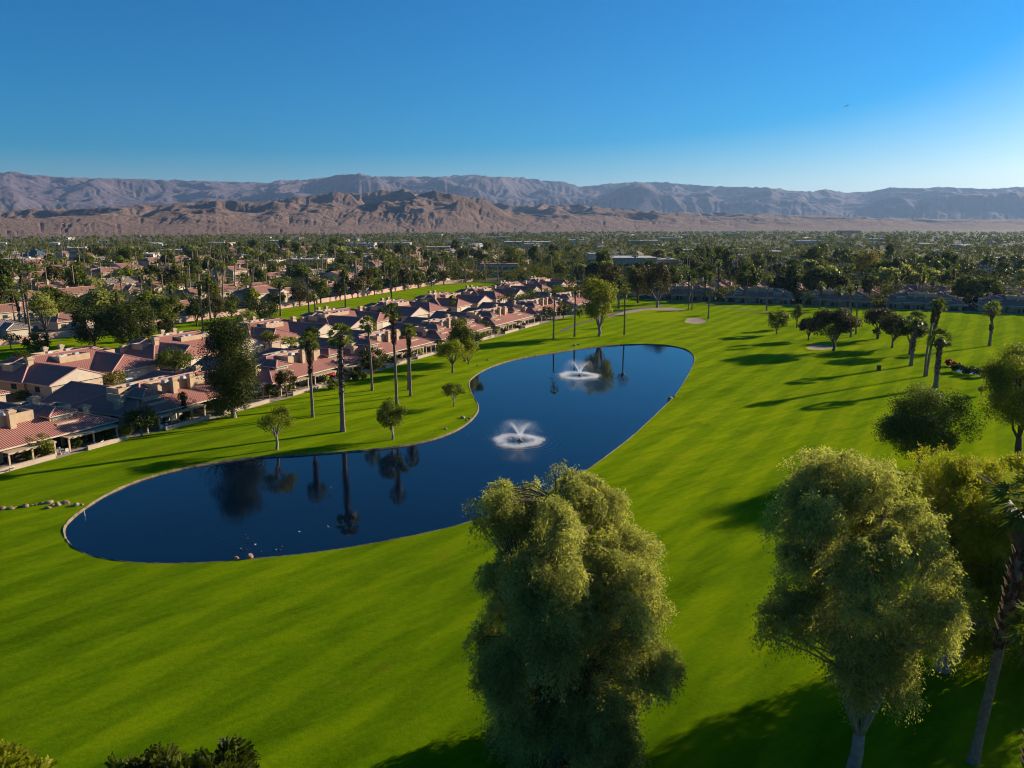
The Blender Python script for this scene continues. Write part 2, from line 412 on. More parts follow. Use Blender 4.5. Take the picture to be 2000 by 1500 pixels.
area = sum(POND[i - 1][0] * POND[i][1] - POND[i][0] * POND[i - 1][1] for i in range(len(POND))) / 2
SG = 1 if area > 0 else -1
INNER = inset(POND, 0.34 * SG)
POND2 = catmull([at(*p) for p in ((1862, 716), (1884, 718), (1910, 722), (1935, 727), (1930, 733), (1905, 732), (1880, 728), (1862, 722))], 4)
BOX = [(-700, -150), (700, -150), (700, 900), (-700, 900)]
g1 = sheet('ground', [BOX, POND], 0.0, M['ground'])
# the rest of the valley floor out to the mountains joins the same sheet
mb = MB()
B2 = [(-30000, -8000), (30000, -8000), (30000, 26000), (-30000, 26000)]
mb.add([(x, y, 0) for x, y in BOX + B2], [(0, 4, 5, 1), (1, 5, 6, 2), (2, 6, 7, 3), (3, 7, 4, 0)])
g2 = mb.build('ground_rest', M['ground'])
import bmesh
bm = bmesh.new(); bm.from_mesh(g1.data); bm.from_mesh(g2.data); bmesh.ops.remove_doubles(bm, verts=bm.verts, dist=0.001)
bmesh.ops.recalc_face_normals(bm, faces=bm.faces)
for f in bm.faces:
    if f.normal.z < 0: f.normal_flip()
bm.to_mesh(g1.data); bm.free(); bpy.data.objects.remove(g2)

FAIR = [(-40, -30), (90, -30), (330, 120), (330, 268)] + [tuple(np.array((98.2, 362)) + np.array((0.917, -0.4)) * k + np.array((-0.4, -0.917)) * 4.2) for k in (180, 120, 60, 0, -36)] \
    + [(62, 392), (40, 345), W(215, 4.0), W(172, 4), W(140, 4.2), W(105, 4.0), W(70, 4.5), W(34, 5.2), W(14, 4.8), W(2, 2.6), W(-14, 2.4), W(-40, 1.5), (-140, 20), (-60, -30)]
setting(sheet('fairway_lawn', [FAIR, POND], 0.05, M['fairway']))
FAIR2 = [W(s, -69 + 1.5 * math.sin(s * 0.07)) for s in range(-20, 345, 12)] + [W(345, -118), W(309, -127), W(201, -118), W(139, -116.5), W(53, -121), W(-20, -122)]
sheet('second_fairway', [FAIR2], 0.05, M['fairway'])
water = sheet('pond_water', [inset(POND, 0.12 * SG)], -0.15, M['water'])
pw2 = sheet('small_pond_water', [POND2], 0.07, M['water'])
mb = MB(); n_ = len(POND); OUT = inset(POND, -0.14 * SG)
rng = random.Random(5)
vs = []
for i in range(n_):
    j = rng.uniform(-0.06, 0.06)
    vs += [(*OUT[i], 0.06), (POND[i][0], POND[i][1], 0.10 + j), (*INNER[i], -0.35)]
fs = []
for i in range(n_):
    a, b = 3 * i, 3 * ((i + 1) % n_)
    fs += [(a, b, b + 1, a + 1), (a + 1, b + 1, b + 2, a + 2)]
mb.add(vs, fs); setting(mb.build('pond_bank', M['bank']))
# putting green, bunkers, cart paths, streets
def ellipse_px(cx, cy, rx, ry, k=40, wob=0.05, seed=1):
    r = random.Random(seed); ph = r.uniform(0, 6)
    return [at(cx + rx * math.cos(t) * (1 + wob * math.sin(3 * t + ph)), cy + ry * math.sin(t) * (1 + wob * math.sin(2 * t + ph))) for t in [2 * math.pi * i / k for i in range(k)]]
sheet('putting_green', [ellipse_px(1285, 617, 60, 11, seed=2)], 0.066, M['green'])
def bunker(cx, cy, rx, ry, seed):
    rim = ellipse_px(cx, cy, rx, ry, 44, 0.08, seed); mb = MB(); c = np.mean(np.array(rim), axis=0); k = len(rim)
    vs = []
    for f, z in ((1.3, 0.052), (1.08, 0.20), (1.0, 0.18), (0.93, 0.09), (0.4, 0.07)):
        vs += [(*(c + (np.array(p) - c) * f), z) for p in rim]
    vs.append((*c, 0.07))
    fs = [(r * k + i, r * k + (i + 1) % k, (r + 1) * k + (i + 1) % k, (r + 1) * k + i) for r in range(4) for i in range(k)] + [(4 * k + i, 4 * k + (i + 1) % k, 5 * k) for i in range(k)]
    mats = [1] * (3 * k) + [0] * (len(fs) - 3 * k)
    mb.add(vs, fs); mb.m = mats
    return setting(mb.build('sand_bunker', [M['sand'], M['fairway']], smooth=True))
bunker(1358, 627, 22, 6.5, 1); bunker(1600, 679, 27, 6, 3)
sheet('waste_sand', [[at(*p) for p in ((1180, 616), (1215, 607), (1260, 601.5), (1310, 601), (1340, 605), (1318, 608), (1262, 607), (1220, 613), (1190, 621))]], 0.064, M['sand'])
strip('cart_path', catmull([at(*p) for p in ((1095, 648), (1120, 637), (1150, 627), (1185, 618), (1225, 606), (1290, 596), (1350, 592), (1420, 600), (1500, 612))], 6, False), 1.9, 0.075, M['dirt'])
strip('patio_paving', [W(s, n) for s, n in ((-45, -0.5), (-14, 0.2), (2, 0.6), (14, 2.8), (34, 3.4), (70, 2.8), (105, 2.2), (140, 2.2), (172, 2), (215, 2))], 5.0, 0.03, M['paving'])
cb = lambda k, d=0: tuple(np.array((98.2, 362)) + np.array((0.917, -0.4)) * k + np.array((-0.4, -0.917)) * d)
strip('patio_paving', [cb(k, 1.8) for k in (-36, 0, 40, 80, 120, 160)], 5.0, 0.03, M['paving'])
strip('street_verge', [W(s, -33) for s in range(-60, 330, 20)], 18.0, 0.018, M['gravel'])
strip('street_verge', [cb(k, -27) for k in range(-40, 200, 20)], 16.0, 0.018, M['gravel'])
strip('street', [W(s, -33) for s in range(-60, 330, 20)], 7.0, 0.03, M['asphalt'])
strip('street', [cb(k, -27) for k in range(-40, 200, 20)], 7.0, 0.03, M['asphalt'])
for k, nn in enumerate((-165, -262, -365, -470, -580)):
    strip('street', [W(s, nn + 6 * math.sin(s * 0.012 + k)) for s in range(-250, 760, 25)], 8.0, 0.03 + 0.003 * k, M['asphalt'])
for k, ss in enumerate((-140, 60, 250, 420, 600)):
    strip('street', [W(ss + 9 * math.sin(n * 0.01), n) for n in range(-125, -700, -25)], 8.0, 0.06 + 0.003 * k, M['asphalt'])
for k, (p, q) in enumerate((((1150, 532), (2050, 552)), ((1180, 512), (2050, 520)), ((900, 500), (2050, 498)))):
    a, b = np.array(at(*p)), np.array(at(*q)); strip('street', [tuple(a + (b - a) * t / 12) for t in range(13)], 11.0, 0.09 + 0.003 * k, M['asphalt'])

# ------------------------------------------------------------------ mountains
def vnoise(shape_xy, seed):
    x, y = shape_xy; r = np.random.RandomState(seed); T = r.rand(256, 256)
    xi = np.floor(x).astype(int); yi = np.floor(y).astype(int); fx = x - xi; fy = y - yi
    fx = fx * fx * (3 - 2 * fx); fy = fy * fy * (3 - 2 * fy)
    g = lambda a, b: T[(xi + a) % 256, (yi + b) % 256]
    return (g(0, 0) * (1 - fx) + g(1, 0) * fx) * (1 - fy) + (g(0, 1) * (1 - fx) + g(1, 1) * fx) * fy
def fbm(x, y, seed, oct=6, ridged=False, gain=0.5):
    s = 0; a = 1; tot = 0
    for k in range(oct):
        v = vnoise((x * 2 ** k + 13.7 * k, y * 2 ** k + 7.1 * k), seed + k)
        if ridged: v = 1 - abs(2 * v - 1)
        s = s + a * v; tot += a; a *= gain
    return s / tot
def erode(h, dx, iters=14, K=0.02, m=0.45):
    nr, nc = h.shape; N_ = nr * nc
    idx = np.arange(N_).reshape(nr, nc)
    for it in range(iters):
        best = np.zeros((nr, nc)); rec = idx.copy(); dist = np.ones((nr, nc)) * dx
        for di in (-1, 0, 1):
            for dj in (-1, 0, 1):
                if di == 0 and dj == 0: continue
                sh = np.full((nr, nc), 1e9); si = idx.copy()
                a0, a1 = max(0, di), nr + min(0, di); b0, b1 = max(0, dj), nc + min(0, dj)
                c0, c1 = max(0, -di), nr + min(0, -di); d0, d1 = max(0, -dj), nc + min(0, -dj)
                sh[c0:c1, d0:d1] = h[a0:a1, b0:b1]; si[c0:c1, d0:d1] = idx[a0:a1, b0:b1]
                L_ = dx * math.hypot(di, dj); sl = (h - sh) / L_
                k = sl > best; best[k] = sl[k]; rec[k] = si[k]; dist[k] = L_
        order = np.argsort(-h.ravel()); A = np.ones(N_); rr = rec.ravel().tolist()
        Al = A.tolist()
        for i in order.tolist():
            r_ = rr[i]
            if r_ != i: Al[r_] += Al[i]
        A = np.array(Al).reshape(nr, nc)
        fac = K * A ** m / dist * dx
        hl = h.ravel().tolist(); fl = fac.ravel().tolist()
        for i in reversed(order.tolist()):
            r_ = rr[i]
            if r_ != i: hl[i] = (hl[i] + fl[i] * hl[r_]) / (1 + fl[i])
        h = np.array(hl).reshape(nr, nc)
    return h
def dir_px(px, py):
    d = ray(px, py); return math.atan2(d[0], d[1]), math.atan2(d[2], math.hypot(d[0], d[1]))
def massif(name, sil, foot, crest, back, nr, na, seed, mat, K, iters, f0, apron, kk, base_=0.0):
    """terrain on an azimuth/range grid; crest heights follow the skyline seen from the valley"""
    az = np.linspace(R(-50), R(50), na)
    s = sorted(dir_px(*p) for p in sil); S = np.array(s)
    tgt = np.interp(az, S[:, 0], S[:, 1])
    fa = np.interp(az, *zip(*[(dir_px(x, 437)[0], d) for x, d in foot])); ca = np.interp(az, *zip(*[(dir_px(x, 437)[0], d) for x, d in crest]))
    t = np.linspace(0, 1, nr)[:, None]
    rad = fa[None, :] + (ca * back - fa)[None, :] * t
    X = rad * np.sin(az)[None, :]; Y = rad * np.cos(az)[None, :]
    q = (rad - fa[None, :]) / (ca - fa)[None, :]
    up = np.clip((q - apron) / (1 - apron), 0, None)
    shape = np.clip(up * 3, 0, 1) ** 1.5 * np.where(q <= 1, 0.36 + 0.64 * np.clip(q, 0, 1), 1 - 0.5 * (q - 1))
    wv = 0.35 / f0
    wx = X + wv * (fbm(X * f0 * 0.9, Y * f0 * 0.9, seed + 50, 4) - .5) * 2; wy = Y + wv * (fbm(X * f0 * 0.9, Y * f0 * 0.9, seed + 70, 4) - .5) * 2
    rg = fbm(wx * f0, wy * f0, seed, 5, True, 0.48); lo = fbm(wx * f0 * 0.37, wy * f0 * 0.37, seed + 20, 3, True)
    Hc = ca * np.tan(np.maximum(tgt, R(0.05))) + CAMZ
    amp = base_ + (1 - base_) * np.clip(rg * 0.75 + lo * 0.55 - 0.28, 0.02, None) ** 1.25
    h = Hc[None, :] * shape * amp + Hc[None, :] * 0.06 * np.clip(q, 0, 1)
    dx = float(np.mean(ca * (az[1] - az[0])))
    h = erode(h, dx, iters, K)
    h += Hc[None, :] * 0.02 * (fbm(X * f0 * 9, Y * f0 * 9, seed + 5, 4, True) - .5) * np.clip(up * 2, 0, 1)
    el = np.arctan2(h - CAMZ, rad).max(axis=0)
    ker = np.hanning(kk + 2)[1:-1]; ker /= ker.sum()
    els = np.convolve(np.pad(el, kk // 2, 'edge'), ker, 'valid')
    want = np.tan(tgt); have = np.tan(els)
    # scale about the valley floor so the smoothed skyline agrees
    h = np.where(h > 0, h * ((want * ca + CAMZ) / np.maximum(have * ca + CAMZ, 5))[None, :], h)
    h -= 3.0 * (1 - np.clip(q * 6, 0, 1))
    h[-1, :] = -5
    v = np.stack([X, Y, h], -1).reshape(-1, 3)
    i = np.arange(nr - 1)[:, None] * na + np.arange(na - 1)[None, :]
    f = np.stack([i, i + 1, i + na + 1, i + na], -1).reshape(-1, 4)
    me = big_mesh(name, v, f, mat); me.polygons.foreach_set('use_smooth', [True] * len(me.polygons))
    return setting(link(name, me))
def big_mesh(name, v, f, mat, tint=None):
    me = bpy.data.meshes.new(name); k = f.shape[1]
    me.vertices.add(len(v)); me.vertices.foreach_set('co', np.ascontiguousarray(v, np.float32).ravel())
    me.loops.add(len(f) * k); me.loops.foreach_set('vertex_index', np.ascontiguousarray(f, np.int32).ravel())
    me.polygons.add(len(f)); me.polygons.foreach_set('loop_start', np.arange(0, len(f) * k, k, dtype=np.int32))
    me.materials.append(mat); me.update(calc_edges=True)
    if tint is not None:
        a = me.attributes.new('tint', 'FLOAT', 'FACE'); a.data.foreach_set('value', np.ascontiguousarray(tint, np.float32))
    return me
sky_back = [(-300, 338), (0, 336), (20, 335), (50, 340), (100, 345), (140, 347), (200, 348), (270, 350), (350, 352), (420, 354), (525, 357), (545, 352), (600, 351), (640, 346), (660, 342), (700, 339), (725, 344), (800, 345), (850, 345), (900, 342), (930, 341), (960, 345), (1020, 347), (1060, 352), (1100, 355), (1130, 364), (1150, 363), (1200, 358), (1240, 355), (1300, 356), (1330, 359), (1400, 364), (1500, 366), (1540, 372), (1580, 374), (1615, 370), (1650, 376), (1700, 374), (1740, 366), (1800, 368), (1835, 365), (1930, 369), (1985, 365), (2300, 366)]
sky_front = [(-300, 405), (0, 411), (150, 408), (350, 397), (420, 391), (500, 396), (560, 388), (650, 376), (700, 377), (755, 372), (800, 374), (860, 376), (930, 388), (1000, 401), (1110, 399), (1200, 407), (1280, 413), (1390, 415), (1500, 418), (1600, 421), (1700, 425), (1850, 428), (2300, 430)]
massif('mountain_range', sky_back, [(-300, 8000), (600, 8800), (1400, 10000), (2300, 11000)], [(-300, 12500), (600, 13000), (1400, 14500), (2300, 16000)], 1.12, 210, 1000, 3, M['range'], 0.085, 7, 1 / 1150, 0.02, 11, 0.38)
massif('foothills', sky_front, [(-300, 2300), (0, 2350), (600, 2700), (900, 3200), (1400, 4300), (2300, 6000)], [(-300, 5200), (500, 5300), (900, 5600), (1400, 7200), (2300, 9500)], 1.15, 270, 1000, 11, M['hill'], 0.06, 7, 1 / 430, 0.05, 31, 0.10)

# ------------------------------------------------------------------ foliage
def leaves(rs, C, Rd, per, ll, lw, droop=0.0, shell=0.45, out=0.7, tspread=0.5):
    """a cloud of single leaves spread through clumps centred at C with radii Rd -> verts, quads, tint"""
    C = np.asarray(C, float); Rd = np.asarray(Rd, float); k = len(C); n = k * per
    d = rs.normal(size=(n, 3)); d /= np.linalg.norm(d, axis=1)[:, None]
    r = rs.rand(n) ** shell
    idx = np.repeat(np.arange(k), per)
    p = C[idx] + d * r[:, None] * Rd[idx]
    nrm = d * out + rs.normal(size=(n, 3)) * (1 - out) + np.array((0, 0, 0.25)); nrm /= np.linalg.norm(nrm, axis=1)[:, None]
    t = rs.normal(size=(n, 3)); t[:, 2] -= droop; t -= nrm * (t * nrm).sum(1)[:, None]; t /= np.maximum(np.linalg.norm(t, axis=1), 1e-6)[:, None]
    b = np.cross(nrm, t)
    s = (0.7 + 0.6 * rs.rand(n))[:, None]
    v = np.stack([p - t * ll / 2 * s, p + b * lw / 2 * s, p + t * ll / 2 * s, p - b * lw / 2 * s], 1).reshape(-1, 3)
    f = np.arange(n * 4).reshape(-1, 4)
    ct = rs.rand(k); tint = np.clip(0.5 + (ct[idx] - 0.5) * tspread * 1.4 + (rs.rand(n) - 0.5) * 0.6, 0, 1)
    return v, f, tint
def join(parts):
    V = []; Fs = []; T = []; o = 0
    for v, f, t in parts: V.append(v); Fs.append(f + o); T.append(t); o += len(v)
    return np.concatenate(V), np.concatenate(Fs), np.concatenate(T)

def clumps_ellipsoid(rs, k, c, r, cr, low=-1.0, fill=0.5):
    d = rs.normal(size=(k * 4, 3)); d /= np.linalg.norm(d, axis=1)[:, None]; d = d[d[:, 2] > low][:k]
    rr = (fill + (1 - fill) * rs.rand(len(d)) ** 0.7) * (1 - cr * 0.75)
    return np.array(c) + d * rr[:, None] * np.array(r), np.repeat((np.array(r).mean() * cr * (0.7 + 0.6 * rs.rand(len(d))))[:, None], 3, 1)

def limbs(mb, rs, base, fork, targets, r0, n=7, bend=0.15):
    base = np.array(base, float); fork = np.array(fork, float)
    mid = (base + fork) / 2 + rs.normal(size=3) * 0.05 * np.linalg.norm(fork - base) * np.array((1, 1, 0))
    mb.tube([base - (0, 0, 0.15), base + (fork - base) * 0.06, mid, fork], [r0 * 1.45, r0 * 1.1, r0 * 0.92, r0 * 0.8], n)
    for t in targets:
        t = np.array(t, float); s = base + (fork - base) * rs.uniform(0.8, 1.0)
        m1 = s + (t - s) * 0.4 + rs.normal(size=3) * bend * np.linalg.norm(t - s) * 0.4 + np.array((0, 0, 0.06)) * np.linalg.norm(t - s)
        m2 = s + (t - s) * 0.75 + rs.normal(size=3) * bend * np.linalg.norm(t - s) * 0.3
        rr = r0 * rs.uniform(0.34, 0.5)
        mb.tube([s, m1, m2, t], [rr, rr * 0.75, rr * 0.5, rr * 0.2], 5, cap=False)

def tree_parts(seed, h, w, kind, dist, leafm, barkm, bot=0.25, dens=1.0, lean=(0, 0), depth=None):
    """trunk and crown meshes for a tree of height h and crown width w, standing at the origin"""
    rs = np.random.RandomState(seed); rx = w / 2; ry = (depth or w) / 2
    zc0 = h * bot; cz = (h + zc0) / 2; rz = (h - zc0) / 2; c = np.array((lean[0] * h, lean[1] * h, cz))
    ll = min(max(0.15, dist * 0.0021), 1.3); lw = ll * 0.55
    areapx = (w / dist * 768) * ((h - zc0) / dist * 768)
    if kind == 'umbrella':
        C, Rd = clumps_ellipsoid(rs, 48, c, (rx, ry, rz * 1.0), 0.30, -0.5, 0.55); Rd[:, 2] *= 0.8
    elif kind == 'column':
        C, Rd = clumps_ellipsoid(rs, 64, c, (rx, ry, rz), 0.25, -1, 0.55); Rd[:] = rx * rs.uniform(0.34, 0.6, (len(C), 1))
        aa = rs.rand(len(C)) * 6.283; rx *= 0.95; ry *= 0.95; qq = 0.72 * rs.rand(len(C)) ** 0.5; zz = rs.uniform(-0.93, 0.9, len(C)); en = (1 - abs(zz) ** 3.5) ** 0.5 * (1 - 0.28 * np.clip(-zz, 0, 1))
        C = c + np.stack([np.cos(aa) * qq * rx * en * 1.1, np.sin(aa) * qq * ry * en, zz * rz], 1)
    elif kind == 'ball':
        C, Rd = clumps_ellipsoid(rs, 40, c, (rx, ry, rz), 0.3, -1, 0.85)
    elif kind == 'spread':
        C, Rd = clumps_ellipsoid(rs, 26, c, (rx, ry, rz), 0.32, -0.6, 0.5); Rd[:, 2] *= 0.75
    else:
        C, Rd = clumps_ellipsoid(rs, 30, c, (rx, ry, rz), 0.31, -0.85, 0.55)
    total = int(np.clip(areapx * 4.0 * dens, 300, 40000)); per = max(8, total // len(C))
    v, f, t = leaves(rs, C, Rd, per, ll, lw, 0.3, 0.42, 0.6)
    mb = MB()
    fork = np.array((lean[0] * h * 0.5, lean[1] * h * 0.5, max(zc0 * 0.9, h * 0.12)))
    nl = 7 if kind in ('umbrella', 'spread') else 5
    tg = C[rs.choice(len(C), min(len(C), nl + 3), replace=False)]
    limbs(mb, rs, (0, 0, 0), fork, tg, max(0.10, 0.020 * h + 0.012 * w))
    return mb.mesh('trunk', [barkm], True), big_mesh('crown', v, f, leafm, t)

def tree_thing(name, label, x, y, parts, cat='tree', group=None, rz=0.0):
    r = thing(name, label, cat, (x, y, 0.03), rz, group)
    link('trunk', parts[0], r); link('crown', parts[1], r)
    return r
_seed = [100]
def tree_px(name, label, bx, by, ty, wpx, kind='round', leafm='mid', bark='bark', boty=None, group=None, dens=1.0, lean=(0, 0), depth=1.0):
    x, y = at(bx, by); h = top_z(y, ty); mp = m_per_px(y, h * 0.6); w = wpx * mp
    bot = 0.25 if boty is None else max(0.03, top_z(y, boty) / h)
    _seed[0] += 1
    return tree_thing(name, label, x, y, tree_parts(_seed[0], h, w, kind, math.hypot(x, y), L[leafm], M[bark], bot, dens, lean, w * depth), 'tree', group)

# ------------------------------------------------------------------ palms
def frond_fan(rs, azs, els, pet, rad, nl, droop):
    V = []; Fc = []; T = []
    for az, el in zip(azs, els):
        d = np.array((math.cos(az) * math.cos(el), math.sin(az) * math.cos(el), math.sin(el)))
        side = np.array((-math.sin(az), math.cos(az), 0)); nn = np.cross(side, d); tw = rs.normal() * 0.75; side, nn = side * math.cos(tw) + nn * math.sin(tw), nn * math.cos(tw) - side * math.sin(tw)
        o = d * 0.12; tip = d * pet; tip[2] -= 0.12 * pet * max(0, math.cos(el))
        k = len(V); w = 0.035
        V += [o - side * w, o + side * w, tip + side * w, tip - side * w]; Fc.append((k, k + 1, k + 2, k + 3)); t0 = rs.uniform(0.1, 0.9); T.append(t0)
        for a in np.linspace(-1.25, 1.25, nl):
            l = rad * (1 - 0.22 * abs(a)) * rs.uniform(0.88, 1.08)
            e = d * math.cos(a) + side * math.sin(a); e = e + nn * (0.10 - 0.22 * abs(a))
            wd = rad * 1.45 / nl; pb = np.cross(nn, e)
            m = tip + e * l * 0.55; q = tip + e * l; q[2] -= droop * l * rs.uniform(0.5, 1.2); k = len(V)
            V += [tip, m - pb * wd * 0.5, q, m + pb * wd * 0.5]; Fc.append((k, k + 1, k + 2, k + 3)); T.append(min(1, max(0, t0 + rs.uniform(-0.2, 0.2))))
    return np.array(V), np.array(Fc), np.array(T)
def palm_meshes(seed, h, cw, dist, trunk_r=0.26, shag=0.0, skirt=0.12, curve=0.0):
    """trunk, hanging skirt and crown meshes; cw is the crown width, shag the share of the trunk under old leaf boots"""
    rs = np.random.RandomState(seed); near = dist < 230
    hz = h - cw * 0.30
    cx, cyy = curve * math.cos(seed), curve * math.sin(seed * 1.7)
    path = lambda z: np.array((cx * (z / hz) ** 2, cyy * (z / hz) ** 2, z))
    mb = MB(); zs = np.linspace(-0.1, hz, 16 if near else 6)
    rr = [trunk_r * (1.45 if i == 0 else 1.12 - 0.30 * (z / hz)) * (1 + (0.06 * math.sin(i * 2.4) if near else 0)) for i, z in enumerate(zs)]
    mb.tube([path(max(z, 0.0)) if z > 0 else (0, 0, -0.1) for z in zs], rr, 9 if near else 5)
    if shag > 0:
        z0 = hz * (1 - shag); k = 60 if near else 14
        for i in range(int(k * 5)):
            z = z0 + (hz - z0) * rs.rand() ** 0.9; a = rs.rand() * 6.283; r_ = trunk_r * rs.uniform(0.9, 1.05) + 0.06
            p = path(z) + np.array((math.cos(a) * r_, math.sin(a) * r_, 0)); l = rs.uniform(0.3, 0.6) * (1 if near else 1.6); s_ = np.array((-math.sin(a), math.cos(a), 0)) * 0.11 * (1 if near else 2)
            o_ = np.array((math.cos(a), math.sin(a), 0)) * rs.uniform(0.15, 0.38)
            mb.add([p - s_, p + s_, p + s_ * 0.7 + o_ + (0, 0, l), p - s_ * 0.7 + o_ + (0, 0, l)], [(0, 1, 2, 3)], 1)
    tm = mb.mesh('trunk', [M['palm_trunk'], M['palm_dark']])
    nf = 40 if near else (26 if dist < 600 else 15); nl = 11 if near else (6 if dist < 600 else 4)
    azs = np.arange(nf) * 2.39996 + rs.rand(nf) * 0.3; els = np.linspace(1.4, -0.62, nf) + rs.normal(size=nf) * 0.1
    pet = cw * 0.29; rad = cw * 0.26
    v, f, t = frond_fan(rs, azs, els, pet, rad, nl, 0.20)
    v = v + path(hz)
    cm = big_mesh('crown', v, f, L['palm'], t)
    ns = 40 if near else 16; V = []; Fc = []
    for i in range(ns):
        a = rs.rand() * 6.283; z = hz - rs.rand() * max(skirt * h, 0.5) * 0.7; p = path(max(z, 0)); dd = np.array((math.cos(a), math.sin(a), 0)); l = rs.uniform(0.7, 1.5) * cw * 0.22
        s_ = np.array((-math.sin(a), math.cos(a), 0)) * cw * rs.uniform(0.05, 0.09)
        p0 = p + dd * trunk_r * 0.9; p1 = p + dd * (trunk_r + cw * rs.uniform(0.05, 0.15)) - (0, 0, l * 0.5); p2 = p + dd * (trunk_r + cw * 0.06) - (0, 0, l)
        k = len(V); V += [p0, p1 - s_, p2, p1 + s_]; Fc.append((k, k + 1, k + 2, k + 3))
    sm = big_mesh('dead_fronds', np.array(V), np.array(Fc), L['straw'], rs.rand(ns))
    return tm, sm, cm
def palm_thing(label, x, y, ms, group=None, rz=0.0, name='fan_palm'):
    r = thing(name, label, 'palm tree', (x, y, 0.03), rz, group)
    link('trunk', ms[0], r); link('dead_fronds', ms[1], r); link('crown', ms[2], r)
    return r
def palm_px(label, bx, by, ty, wpx, shag=0.0, tr=0.26, curve=0.0, group=None, skirt=0.1, tx=None):
    x, y = at(bx, by); h = top_z(y, ty); w = wpx * m_per_px(y, h); _seed[0] += 1
    r = palm_thing(label, x, y, palm_meshes(_seed[0], h, w, math.hypot(x, y), tr, shag, skirt, curve), group)
    if tx is not None:                            # a leaning trunk
        wx = (tx - 1000) * m_per_px(y, h) - x
        r.rotation_euler = (0, math.atan2(wx, h), 0)
    return r

# ------------------------------------------------------------------ houses
def hip_roof(mb, x0, x1, y0, y1, z0, rise, h0, h1, tr=None, th=0.24, caps=True):
    T = tr or (lambda p: p)
    ym, zr = (y0 + y1) / 2, z0 + rise; sl = math.hypot((y1 - y0) / 2, rise)
    A, B, C_, D = (x0, y0, z0), (x1, y0, z0), (x1, y1, z0), (x0, y1, z0); P, Q = (x0 + h0, ym, zr), (x1 - h1, ym, zr)
    lx = x1 - x0
    mb.add([T(p) for p in (D, C_, Q, P)], [(1, 0, 3, 2)], 0, [[(lx, 0), (0, 0), (h0, sl), (lx - h1, sl)][::1]])
    mb.uv[-1] = [(lx, 0), (0, 0), (h0, sl), (lx - h1, sl)]
    mb.add([T(p) for p in (A, B, Q, P)], [(0, 1, 2, 3)], 0, [[(0, 0), (lx, 0), (lx - h1, sl), (h0, sl)]])
    ly = y1 - y0
    for e, (a, b, r, hh) in enumerate(((A, D, P, h0), (B, C_, Q, h1))):
        m_ = 0 if hh > 0.01 else 1
        mb.add([T(p) for p in (a, b, r)], [(0, 1, 2) if e else (1, 0, 2)], m_, [[(0, 0), (ly, 0), (ly / 2, math.hypot(hh, rise))] if e else [(ly, 0), (0, 0), (ly / 2, math.hypot(hh, rise))]])
    b_ = [(p[0], p[1], z0 - th) for p in (A, B, C_, D)]
    mb.add([T(p) for p in (A, B, C_, D)] + [T(p) for p in b_], [(0, 4, 5, 1), (1, 5, 6, 2), (2, 6, 7, 3), (3, 7, 4, 0), (4, 7, 6, 5)], 1)
    if caps:
        up = lambda p: (p[0], p[1], p[2] + 0.05)
        segs = [(P, Q)] + ([(A, P), (D, P)] if h0 > 0 else [(A, P), (D, P)]) + [(B, Q), (C_, Q)]
        for a, b in segs:
            mb.tube([T(up(a)), T(up(b))], [0.15, 0.15], 6, 2)
